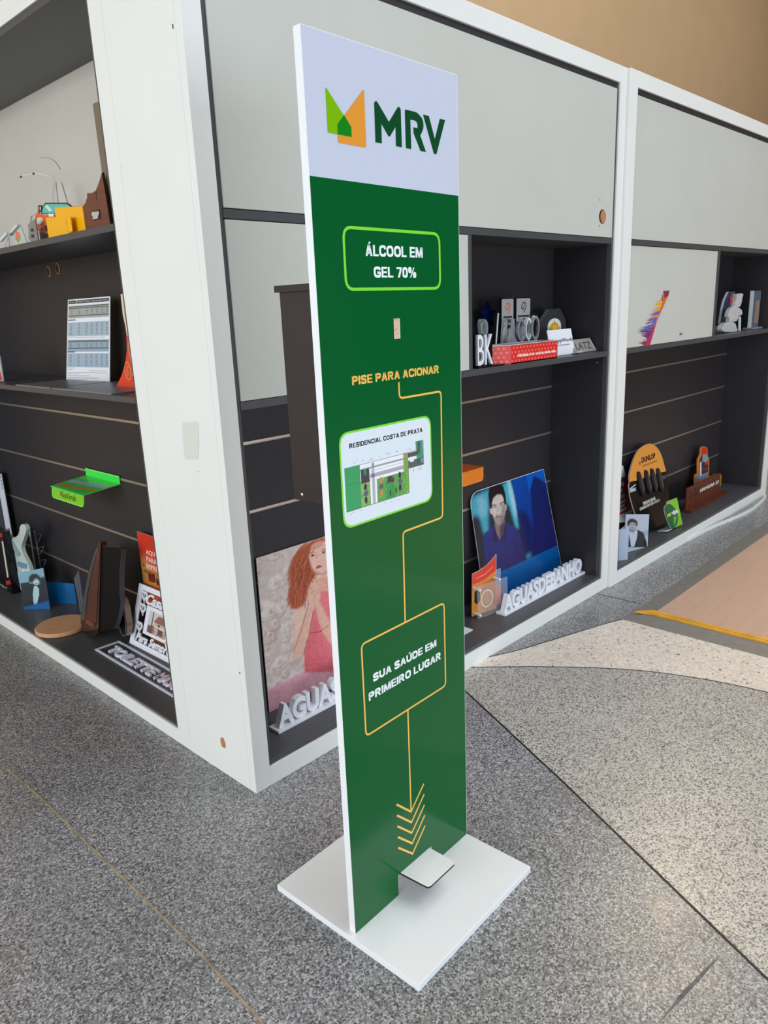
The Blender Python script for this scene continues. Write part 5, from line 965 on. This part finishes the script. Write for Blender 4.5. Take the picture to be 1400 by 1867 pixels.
# guitar cut-out
P = left_plane(0.150, 1.75, LB); A = lambda l: above(P.pts(Jc, l))
g = A([(105, 360), (120, 440), (165, 510), (240, 525), (320, 490), (360, 420), (375, 310), (430, 265), (480, 310), (490, 400), (440, 560), (405, 680), (420, 800), (500, 960), (560, 1100), (580, 1230), (560, 1400), (400, 1520), (250, 1580), (215, 1400), (180, 1180), (165, 1000), (165, 880), (185, 800), (150, 660), (105, 520)])
GB = mat('pale_green_white_body', (196, 214, 206), 0.25, coat=0.3, noise=0.12, nscale=9); r = empty('guitar_cutout', (0.150, 1.75, LB), 'pale blue-white electric guitar body cut-out', 'guitar cut-out')
g2 = smoothline(g, True, 3); mn = min(p[1] for p in g2); g2 = [(a, max(0.0, b)) for a, b in g2]; mb = MB(); mb.prism(g2, -0.016, 0, GB); mb.build('guitar_body', parent=r, M=P.M(), bevel=0.003)
mb = MB(); s_ = A([(240, 545), (170, 560), (205, 700), (330, 900), (420, 1010), (500, 1000), (400, 850)]); mb.prism(A([(175, 555), (235, 550), (400, 830), (350, 880)]), 0, 0.004, colmat((150, 166, 176))); mb.build('fretboard_end', parent=r, M=P.M())
for q_, c_, nm in (([(320, 990), (360, 970), (440, 1000), (510, 1020), (515, 1110), (430, 1100), (350, 1050)], (112, 150, 180), 'pickguard'), ([(190, 1120), (400, 1180), (450, 1190), (370, 1400), (360, 1530), (250, 1560), (215, 1400)], (176, 202, 236), 'lower_bout')):
    mb = MB(); mb.prism(above(P.pts(Jc, q_), 0.001), 0, 0.002, colmat(c_)); mb.build(nm, parent=r, M=P.M())
c = A([(478, 1140)])[0]; mb = MB(); mb.prism(ellipse(c[0], c[1], 0.012, 0.010, 20), 0, 0.008, WACR); mb.build('control_knob', parent=r, M=P.M())
mb = MB()
for k in range(5): a = A([(200+k*38, 600+k*58), (225+k*38, 590+k*58)]); mb.stroke([a[0], a[1]], 0.002, 0.004, 0.0046, colmat((90, 100, 110)))
mb.build('frets', parent=r, M=P.M())
# clear multi-pocket ladder display
P = left_plane(0.215, 1.7, LB); A = lambda l: above(P.pts(Jc, l)); r = empty('pocket_display', (0.215, 1.7, LB), 'clear acrylic ladder display with hooked pockets behind the guitar', 'acrylic display')
a = A([(545, 375), (650, 1130)]); mb = MB(); mb.prism([(a[1][0]-0.003, 0), (a[1][0]+0.003, 0), (a[0][0]+0.003, a[0][1]), (a[0][0]-0.003, a[0][1])], -0.004, 0, ACRE); mb.build('upright', parent=r, M=P.M())
a = A([(640, 380), (755, 1080)]); mb = MB(); mb.prism([(a[1][0]-0.002, 0), (a[1][0]+0.002, 0), (a[0][0]+0.002, a[0][1]), (a[0][0]-0.002, a[0][1])], -0.004, 0, mat('acrylic_edge_dim', (120, 124, 128), 0.2)); mb.build('upright', parent=r, M=P.M())
for p_ in ([(640, 460), (780, 450), (720, 600), (690, 640)], [(690, 740), (820, 680), (800, 760), (720, 870)], [(735, 950), (870, 940), (830, 1040), (800, 1060)]):
    mb = MB(); mb.stroke(A(p_), 0.0016, -0.003, 0, mat('acrylic_edge_dim', (120, 124, 128), 0.2)); mb.build('pocket', parent=r, M=P.M())
# black and red package at the far left
P = left_plane(0.115, 1.86, LB); A = lambda l: above(P.pts(Jc, l)); r = empty('packaging_box', (0.115, 1.86, LB), 'black upright box with red corner caps at the far left', 'box')
e1 = A([(40, 420), (210, 1400), (240, 1590)]); xr = e1[2][0]; mb = MB(); mb.prism([(xr-0.17, 0.0), (xr, 0.0), (e1[1][0], e1[1][1]), (e1[0][0], e1[0][1]), (xr-0.17, e1[0][1])], -0.028, 0, BLK)
s1 = A([(35, 590), (60, 590), (165, 1270), (140, 1275)]); mb.prism(s1, 0, 0.001, colmat((216, 210, 200))); t_ = A([(-40, 1390), (125, 1390)]); mb.text('SPIRIT', t_[0][0], t_[0][1]-0.006, t_[1][0], t_[0][1]+0.008, 0, 0.0008, colmat((150, 150, 150))); mb.build('box_body', parent=r, M=P.M(), bevel=0.001)
for pts in ([(-60, 430), (40, 430), (58, 500), (-60, 510)], [(135, 1335), (200, 1320), (215, 1400), (150, 1410)]):
    mb = MB(); mb.prism(A(pts), 0, 0.006, colmat((176, 44, 58))); mb.build('corner_cap', parent=r, M=P.M())
# tall white poster strip at the far left
P = left_plane(0.235, 1.9, 0.30); q = P.pts(Lt, [(-60, 250), (4, 262), (38, 660), (-60, 660)]); mb = MB()
yb_ = LB-0.30; dx = (q[2][0]-q[1][0])/(q[2][1]-q[1][1])
xb = q[1][0]+0.004; mb.prism([(xb-0.06, yb_), (xb+0.0, yb_), (xb, q[1][1]), (xb-0.06, q[1][1])], -0.003, 0, WACR)
for k in range(7): mb.prism(rect(xb-0.012, yb_+0.39+k*0.016, xb-0.006, yb_+0.40+k*0.016), 0, 0.0008, colmat((60, 60, 110)))
mb.build('price_sheet', M=P.M(), label='narrow white printed sheet standing at the far left of the lower bay', cat='sheet')
# neon green tray
NG = mat('neon_green_acrylic', (50, 232, 84), 0.2, coat=0.2); NGE = mat('neon_green_bright_edge', (130, 255, 120), 0.15); 
r = empty('slat_tray', (0.265, 1.15, 0.6), 'neon green acrylic tray hooked on the slats above the bottle display', 'acrylic tray')
y0_, y1_ = 1.040, 1.275; mb = MB(); mb.box((0.2615, y0_-0.02, 0.592), (0.2590, y1_-0.005, 0.620), NG); mb.box((0.2615, y0_-0.02, 0.6175), (0.2585, y1_-0.005, 0.6205), NGE)
mb.build('back_lip', parent=r, M=Matrix.Identity(4))
mb = MB(); mb.add([(0.2605, y0_-0.02, 0.594), (0.2605, y1_-0.005, 0.594), (0.118, 1.246, 0.585), (0.118, 1.006, 0.585), (0.2605, y0_-0.02, 0.591), (0.2605, y1_-0.005, 0.591), (0.118, 1.246, 0.582), (0.118, 1.006, 0.582)], [(3, 2, 1, 0), (4, 5, 6, 7), (0, 1, 5, 4), (1, 2, 6, 5), (2, 3, 7, 6), (3, 0, 4, 7)], NG)
def on_tray(u, v): # u across 0..1 from far to near the column, v from back to front
    xb_, xf = 0.2605, 0.118; x = xb_+(xf-xb_)*v; ya = (1.270+(1.246-1.270)*v); yb2 = (1.020+(1.006-1.020)*v); return (x, ya+(yb2-ya)*u, 0.594+(0.585-0.594)*v+0.0006)
for (a, b, c, d), m in ((((0.0, 0.42), (1.0, 0.20), (1.0, 0.46), (0.0, 0.60)), mat('silver_blue_painted_reflection', (176, 206, 214), 0.2)), (((0.02, 0.74), (1.0, 0.60), (1.0, 0.72), (0.02, 0.90)), colmat((206, 150, 60)))):  # silver-blue stripe is a reflection painted onto the tray
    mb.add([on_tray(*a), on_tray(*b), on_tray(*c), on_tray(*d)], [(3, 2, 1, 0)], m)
for ya, yb2 in ((1.020, 1.006), (1.270, 1.246)): mb.tube([(0.2605, ya, 0.5930), (0.118, yb2, 0.584)], 0.0012, NGE, 6)
mb.build('tray_shelf', parent=r, M=Matrix.Identity(4))
P = Plane((0.1178, 1.246, 0.545), (0.0, -1, 0), (0.006, 0, 0.04)); mb = MB(); ol = rounded([(0.0, 0.0), (0.240, 0.0), (0.240, 0.040), (0.0, 0.040)], [0.016, 0.016, 0.001, 0.001]); mb.prism(ol, -0.003, 0, mat('lime_acrylic_lip', (120, 200, 20), 0.15, coat=0.3)); mb.stroke(ol, 0.0022, 0, 0.0005, NGE, closed=True)
mb.text('VivaVerde', 0.065, 0.010, 0.185, 0.031, 0, 0.0008, colmat((60, 84, 30)), bold=0.0, shear=0.2); mb.build('tray_lip', parent=r, M=P.M())
# ------------------------------------------------------------------ middle shelf
ZM = 0.9463
P = Plane((0.173, 1.121, ZM), (0.033, -0.231, 0), (0.02, 0, 0.25)); A = lambda l: P.pts(LBc, l); q = A([(565, 1090), (932, 1103), (935, 375), (578, 405)]); x1, y1 = (q[1][0]+q[2][0])/2, (q[2][1]+q[3][1])/2; 
Wq = q[1][0]; r = None; mb = MB(); mb.prism([(0, 0), (Wq, 0), (q[2][0], q[2][1]), (q[3][0], q[3][1])], -0.003, 0, WACR); Hq = q[3][1]
def T(u, v): x0 = q[3][0]*v; x1 = Wq+(q[2][0]-Wq)*v; y1 = q[3][1]+(q[2][1]-q[3][1])*u; return (x0+(x1-x0)*u, y1*v)
def pb(u0, v0, u1, v1, c, z=0.0003): mb.prism([T(u0, v0), T(u1, v0), T(u1, v1), T(u0, v1)], 0, z, colmat(c, 0.4))
pb(0.02, 0.945, 0.20, 0.985, (60, 62, 64)); pb(0.215, 0.945, 0.98, 0.985, (52, 54, 56)); pb(0.02, 0.77, 0.98, 0.92, (168, 172, 168)); pb(0.02, 0.36, 0.98, 0.50, (150, 170, 186)); pb(0.02, 0.55, 0.98, 0.72, (168, 186, 200)); pb(0.02, 0.17, 0.98, 0.34, (162, 182, 200))
for v in (0.905, 0.885, 0.795): pb(0.03, v, 0.98, v+0.009, (70, 72, 74), 0.0005)
for v in (0.493, 0.477, 0.398): pb(0.03, v, 0.98, v+0.009, (60, 74, 90), 0.0005)
for v in (0.745, 0.352): pb(0.02, v, 0.20, v+0.010, (40, 44, 50), 0.0005)
rg = random.Random(9)
for blk in ((0.565, 0.715, 9), (0.18, 0.335, 9), (0.815, 0.875, 4), (0.41, 0.47, 4)):
    for i in range(blk[2]):
        v = blk[0]+(blk[1]-blk[0])*(i+0.3)/blk[2]
        for u in (0.10, 0.29, 0.47, 0.59, 0.71, 0.83, 0.94): pb(u-0.022, v, u+0.022, v+0.0045, (84, 92, 104), 0.0006)
for v, u1 in ((0.155, 0.2), (0.135, 0.15), (0.125, 0.95), (0.10, 0.97), (0.085, 0.3), (0.06, 0.55), (0.035, 0.75), (0.015, 0.5), (0.53, 0.9)): pb(0.03 if v != 0.125 else 0.55, v, u1, v+0.0045, (128, 142, 158), 0.0005)
c = T(0.23, 0.953); d = T(0.95, 0.977); mb.text('Tabela de Preços  Comunicação Visual', c[0], c[1], d[0], d[1], 0, 0.0007, colmat((206, 208, 208)), bold=0.0); c = T(0.04, 0.955); d = T(0.18, 0.975); mb.text('Impresso', c[0], c[1], d[0], d[1], 0, 0.0007, colmat((206, 208, 208)))
mb.build('price_list', M=P.M(), label='tall white printed price list board leaning against the back', cat='price list')
PLT = mat('grey_slate_plate', (112, 113, 116), 0.35, noise=0.10, nscale=10)
for pts, zz, lab in (([(-0.028, 1.10), (0.004, 0.845), (0.168, 0.84), (0.166, 1.106)], 0.0, 'thin grey plate lying flat in front of the price list'), ([(-0.006, 0.836), (-0.024, 0.482), (0.072, 0.482), (0.196, 0.60), (0.196, 0.826)], 0.0, 'thin grey plate lying flat below the red triangular display')):
    pts = [(max(a, 0.004), b) for a, b in pts]; mb = MB(); mb.prism(pts, 0, 0.004, PLT); mb.build('flat_plate', M=Matrix.Translation((0, 0, ZM)), label=lab, cat='plate')
P = left_plane(0.115, 0.6, ZM+0.0045); A = lambda l: above(P.pts((120, 530, 9.829), l)); RO = mat('tomato_red_card', (220, 66, 42), 0.45)
r = empty('flared_display', (0.115, 0.6, ZM+0.0045), 'red flared triangular display with a tall cream neck beside the column', 'display')
lft = A([(890, 1700), (990, 1500), (1060, 1280), (1090, 1050), (1085, 860), (1078, 775)]); lft[0] = (lft[0][0], 0.0); xr = 0.6-0.366; ce = lft[-1][0]+0.022
mb = MB(); body = lft+[(ce+(ce-x)*1.0 if ce+(ce-x) < xr else xr, y) for x, y in lft[::-1]]; mb.prism(body, -0.003, 0, RO); 
cc = A([(1110, 1410)])[0]; mb.stroke(ellipse(cc[0], cc[1], 0.016, 0.024, 22), 0.0016, 0, 0.0006, colmat((226, 190, 110)), closed=True)
mb.stroke([(cc[0]-0.007, cc[1]-0.014), (cc[0]+0.003, cc[1]-0.006), (cc[0]-0.005, cc[1]+0.002), (cc[0]+0.007, cc[1]+0.014)], 0.0045, 0, 0.0006, colmat((176, 140, 80)), r=0.004); mb.stroke(smoothline(A([(1120, 860), (1125, 1000), (1160, 1200), (1190, 1400), (1190, 1500)])), 0.0012, 0, 0.0006, colmat((240, 206, 190)))
mb.build('flared_body', parent=r, M=P.M())
nk = A([(1085, 775), (1060, 600), (1015, 400), (975, 30), (1015, 25), (1050, 400), (1090, 600), (1112, 775)]); mb = MB(); mb.prism(nk, -0.003, -0.0002, mat('cream_card', (226, 204, 170), 0.5)); mb.build('neck', parent=r, M=P.M(), label='cream neck strip')
P = left_plane(0.06, 1.37, ZM); q = P.pts(LBc, [(0, 890), (35, 1120)]); mb = MB(); mb.prism([(q[0][0]-0.06, 0), (q[1][0]-0.004, 0), (q[0][0]-0.004, q[0][1]), (q[0][0]-0.06, q[0][1]+0.05)], -0.004, 0, mat('grey_white_card', (190, 192, 196), 0.4)); mb.prism([(q[0][0]-0.06, 0.003), (q[1][0]-0.011, 0.003), (q[1][0]-0.018, 0.05), (q[0][0]-0.06, 0.05)], 0, 0.0006, colmat((186, 44, 44)))
mb.build('card_display', M=P.M(), label='red and white card display cut off at the left end of the middle shelf', cat='display')
# ------------------------------------------------------------------ top shelf
ZT = 1.3453
def top_piece(x, crop, pts, t, m, lab, cat, name, edge=None, low=True, extra=None, **k):
    P = left_plane(x, 0.8, ZT); q = [(a, b) for a, b in P.pts(crop, pts)]
    mn = min(b for a, b in q); q = [(a, 0.0 if (b < 0.012 and low) else b) for a, b in q]; mb = MB(); mb.prism(q, -t, 0, m, side=edge)
    if extra: extra(mb, P)
    return mb.build(name, M=P.M(), label=lab, cat=cat, **k), P
YB = mat('sunny_yellow_acrylic', (240, 176, 8), 0.3, coat=0.2)
rY = empty('yellow_holder', (0.045, 0.66, ZT), 'bright yellow stepped acrylic holder on the top shelf', 'holder')
P = left_plane(0.028, 0.8, ZT); A = lambda l: above(P.pts(LA2, l)); q = A([(565, 460), (990, 362), (955, 102), (635, 118), (645, 228), (530, 235)]); q[0] = (q[0][0], 0.0); q[1] = (q[1][0], 0.0); mb = MB(); mb.prism(q, -0.003, 0, YB); mb.build('front_panel', parent=rY, M=P.M())
a = A([(835, 235), (905, 355)]); mb = MB(); mb.box((a[0][0], 0.004, 0), (a[0][0]+0.002, a[0][1], 0.016), YB); mb.box((a[0][0], 0.004, 0.014), (a[1][0], a[0][1], 0.016), YB); mb.build('card_slot', parent=rY, M=P.M())
mb = MB(); mb.box((q[0][0]+0.005, 0, -0.05), (q[1][0], 0.003, -0.003), YB); mb.build('holder_base', parent=rY, M=P.M())
# car-shaped cut-out
rC = empty('car_cutout', (0.09, 0.85, ZT), 'orange cartoon-style car cut-out with a turquoise windscreen behind the yellow holder', 'car cut-out')
P = left_plane(0.080, 0.85, ZT); A = lambda l: above(P.pts(LA2, l)); CO = mat('coral_orange_acrylic', (226, 92, 48), 0.35)
q = A([(440, 150), (405, 230), (405, 300), (430, 370), (480, 410), (560, 425), (640, 425), (900, 400), (900, 170), (640, 200), (560, 200), (490, 205), (450, 190)]); q = [(a, b) for a, b in q]; mb = MB(); mb.prism(q, -0.004, 0, CO); mb.build('car_body', parent=rC, M=P.M())
for (cx_, cy_, rr, nm) in ((465, 272, 38, 'headlight'), (475, 355, 20, 'fog_light')):
    c = A([(cx_, cy_)])[0]; e2 = A([(cx_+rr, cy_)])[0][0]-c[0]; e3 = A([(cx_, cy_-rr)])[0][1]-c[1]; mb = MB(); mb.prism(ellipse(c[0], c[1], abs(e2), abs(e3), 20), 0, 0.002, colmat((232, 228, 206))); mb.prism(ellipse(c[0], c[1], abs(e2)*0.72, abs(e3)*0.72, 20), 0.002, 0.003, colmat((196, 206, 196))); mb.build(nm, parent=rC, M=P.M())
TQ = mat('turquoise_windscreen', (92, 186, 172), 0.3); o1 = A([(485, 195), (500, 110), (530, 62), (790, 62), (850, 105), (1000, 100), (960, 190), (640, 190)]); mb = MB(); mb.prism(rounded(o1, 0.004), 0, 0.002, BLK); i1 = A([(500, 183), (512, 118), (540, 76), (785, 76), (835, 112), (830, 180)]); mb.prism(rounded(i1, 0.004), 0.002, 0.003, TQ)
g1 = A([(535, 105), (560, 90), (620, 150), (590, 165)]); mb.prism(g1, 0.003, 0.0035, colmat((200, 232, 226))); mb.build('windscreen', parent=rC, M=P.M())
mb = MB(); mb.prism(A([(450, 90), (490, 90), (492, 180), (455, 160)]), 0.0, 0.002, BLK); mb.prism(A([(470, 108), (486, 108), (484, 150), (472, 150)]), 0.002, 0.0026, colmat((190, 190, 170))); mb.build('side_mirror', parent=rC, M=P.M())
mb = MB(); mb.prism(A([(578, 190), (638, 190), (638, 225), (582, 222)]), 0.002, 0.004, colmat((236, 232, 220))); mb.build('number_plate', parent=rC, M=P.M()); mb = MB(); bq = A([(520, 330), (560, 320), (560, 385), (530, 385)]); mb.prism(bq, 0, 0.002, BLK); mb.build('grille', parent=rC, M=P.M())
mb = MB(); zz_ = A([(640, 425)])[0][1]; mb.prism([(A([(435, 400)])[0][0], 0.0), (A([(900, 400)])[0][0], 0.0), (A([(900, 400)])[0][0], zz_+0.01), (A([(560, 420)])[0][0], zz_+0.006), (A([(435, 380)])[0][0], zz_+0.02)], -0.008, -0.004, mat('grey_slab', (70, 74, 78), 0.4)); mb.build('car_stand', parent=rC, M=P.M())
# grey plaque
def exg(mb, P):
    a = P.pts(LA2, [(355, 365), (385, 360), (398, 465), (365, 465)]); mb.prism([a[0], a[1], (a[1][0]+0.002, (a[1][1]*2+a[2][1])/3), (a[0][0]+0.002, (a[0][1]*2+a[3][1])/3)], 0, 0.0006, BLK); mb.prism([((a[0][0]+a[3][0])/2, (a[0][1]+a[3][1]*2)/3), ((a[1][0]+a[2][0])/2, (a[1][1]+a[2][1]*2)/3), a[2], a[3]], 0, 0.0006, BLK)
top_piece(0.05, LA2, [(325, 315), (405, 248), (440, 490), (340, 498)], 0.004, mat('steel_grey_plaque', (134, 140, 146), 0.3, metal=0.3), 'small grey angled plaque with black marks left of the car cut-out', 'plaque', 'grey_plaque', extra=exg)
top_piece(0.085, LA2, [(355, 215), (430, 190), (440, 300), (350, 480), (330, 480)], 0.006, ACR, 'clear acrylic block behind the grey angled plaque', 'acrylic sample', 'acrylic_block', edge=ACRE)
# clear prism with tulip mark, and a second prism
rT = empty('acrylic_prism', (0.05, 0.95, ZT), 'clear acrylic tent display with a small orange and green tulip mark', 'acrylic display')
P = left_plane(0.045, 0.95, ZT); A = lambda l: above(P.pts(LA2, l)); q = A([(30, 580), (105, 430), (200, 318), (235, 325), (340, 500), (320, 540)]); q[0] = (q[0][0], 0); q[-1] = (q[-1][0], 0); q[-2] = (q[-2][0], 0.0); mb = MB(); mb.prism([q[0], q[1], q[2], q[3], q[-1]], -0.003, 0, ACR, side=ACRE); mb.build('tent_face', parent=rT, M=P.M())
mb = MB(); a = A([(105, 430), (200, 318)]); mb.stroke([a[0], a[1]], 0.006, -0.01, 0.001, ACRE); mb.build('tent_ridge', parent=rT, M=P.M())
mb = MB(); c = A([(205, 450)])[0]; mb.prism([(c[0]-0.015, c[1]-0.006), (c[0]+0.015, c[1]-0.006), (c[0]+0.013, c[1]+0.009), (c[0], c[1]+0.013), (c[0]-0.013, c[1]+0.009)], 0, 0.0006, colmat((232, 116, 84))); mb.build('tulip_head', parent=rT, M=P.M())
mb = MB(); mb.prism([(c[0]-0.021, c[1]-0.003), (c[0], c[1]-0.017), (c[0]+0.022, c[1]-0.002), (c[0]+0.004, c[1]-0.009)], 0.0006, 0.0012, colmat((110, 176, 60))); mb.build('tulip_leaf', parent=rT, M=P.M())
mb = MB(); P = left_plane(0.03, 1.0, ZT); A = lambda l: above(P.pts(LA2, l)); a = A([(0, 500), (75, 415), (95, 430), (0, 545)]); mb.prism([(a[0][0]-0.03, 0.0), (a[2][0]-0.01, 0.0), a[2], a[1], (a[0][0]-0.03, a[0][1]-0.01)], -0.004, 0, ACR, side=ACRE); mb.stroke([a[0], a[1]], 0.007, -0.008, 0.001, ACRE); mb.build('acrylic_block', M=P.M(), label='small clear acrylic block at the left end of the top shelf', cat='acrylic sample')
# clear lamp-shaped stand
rL = empty('acrylic_stand', (0.16, 0.95, ZT), 'clear bent acrylic stand shaped like a curved lamp', 'acrylic display')
P = left_plane(0.16, 0.95, ZT); A = lambda l: above(P.pts(LA, l)); DIM = mat('acrylic_edge_grey', (150, 152, 152), 0.15)
s = A([(510, 1260), (512, 1120), (522, 940), (500, 890), (440, 860), (350, 845), (260, 858), (195, 878)]); s[0] = (s[0][0], 0.0); mb = MB(); mb.stroke(smoothline(s), 0.006, -0.008, 0, ACR); mb.stroke(smoothline([(x+0.004, y) for x, y in s]), 0.0014, 0, 0.001, ACRE); mb.build('bent_arm', parent=rL, M=P.M())
mb = MB(); s2 = A([(400, 690), (470, 690), (540, 730), (590, 800)]); mb.stroke(smoothline(s2), 0.002, -0.002, 0, DIM); mb.build('top_arc', parent=rL, M=P.M())
for px in ((210, 876), (335, 846)):
    c = A([px])[0]; mb = MB(); mb.prism(ellipse(c[0], c[1], 0.005, 0.003, 10), 0, 0.003, BLK); mb.build('dark_pad', parent=rL, M=P.M())
mb = MB(); mb.box((s[0][0]-0.05, 0, -0.06), (s[0][0]+0.05, 0.004, 0.02), ACR); mb.build('stand_base', parent=rL, M=P.M())
P = left_plane(0.20, 0.95, ZT); A = lambda l: above(P.pts(LA, l)); q = A([(560, 1180), (545, 930), (600, 930), (685, 1130)]); mb = MB(); mb.prism([(q[0][0], 0), (q[1][0], q[1][1]), (q[2][0], q[2][1]), (q[3][0]+0.03, 0)], -0.003, 0, ACR, side=DIM); mb.build('acrylic_sheet', M=P.M(), label='tapering clear acrylic sheet standing right of the curved stand', cat='acrylic sample')
# wooden cut-out tower
WN = mat('walnut_panel', (104, 58, 44), 0.45, noise=0.18, nscale=10, stretch=(1, 6, 1)); rW = empty('wooden_display', (0.04, 0.47, ZT), 'stepped walnut-coloured wooden display with a small metal badge', 'wooden display')
P = left_plane(0.030, 0.55, ZT); A = lambda l: above(P.pts(LA, l)); q = A([(840, 1385), (820, 1180), (822, 1150), (840, 1130), (845, 1100), (855, 1085), (855, 1035), (900, 1035), (940, 1010), (975, 920), (1000, 830), (1080, 1320)]); q[0] = (q[0][0], 0.0); q[-1] = (q[-1][0], 0.0); mb = MB(); mb.prism(q, -0.006, 0, WN, side=colmat((40, 22, 18))); mb.build('stepped_panel', parent=rW, M=P.M())
b = A([(905, 1215), (978, 1195), (988, 1285), (918, 1305)]); mb = MB(); mb.prism(b, 0, 0.002, colmat((50, 34, 34))); bi = A([(915, 1222), (985, 1215), (982, 1240), (970, 1285), (922, 1295), (925, 1270), (912, 1250)]); mb.prism(bi, 0.002, 0.0035, mat('badge_silver', (200, 206, 214), 0.3, metal=0.5)); mb.build('metal_badge', parent=rW, M=P.M())
mb = MB(); st1 = A([(942, 1012), (948, 1110)]); mb.stroke(st1, 0.0016, 0, 0.0005, colmat((40, 22, 18))); mb.build('joint_line', parent=rW, M=P.M())
P2 = left_plane(0.042, 0.55, ZT); A = lambda l: above(P2.pts(LA, l)); q = A([(910, 160), (952, 165), (1000, 700), (1085, 1320), (1000, 830), (955, 480)]); xr = 0.55-0.3625; mb = MB(); mb.prism([(A([(910, 160)])[0][0], A([(910, 160)])[0][1]), (xr, A([(910, 160)])[0][1]), (xr, 0), (A([(1078, 1320)])[0][0], 0.0), (A([(1000, 830)])[0][0], A([(1000, 830)])[0][1])], -0.006, 0, mat('taupe_panel', (116, 104, 88), 0.5, noise=0.1, nscale=8), side=BLK); mb.build('tall_panel', parent=rW, M=P2.M(), label='tall taupe panel with dark edge')

# ------------------------------------------------------------------ rest every thing on the board that carries it
bpy.context.view_layer.update()
LEVELS = (0.0503, 0.0633, 0.9464, 0.9476, 1.3454)
for o in [o for o in bpy.data.objects if o.parent is None and o.get('category') and not o.name.startswith(('display_cabinet', 'sanitizer_stand', 'floor_board', 'slat_tray', 'wall_disc', 'skirting'))]:
    ms = [c for c in [o]+list(o.children_recursive) if c.type == 'MESH']
    zmin = min((c.matrix_world @ v.co).z for c in ms for v in c.data.vertices)
    lv = min(LEVELS[:1]+LEVELS[2:3]+LEVELS[4:] if max((c.matrix_world @ v.co).y for c in ms for v in c.data.vertices) > 0.3 else (LEVELS[1], LEVELS[3]), key=lambda z: abs(z-zmin))
    if abs(lv-zmin) < 0.02 and (zmin < lv or zmin-lv > 0.0015): o.location.z += lv-zmin
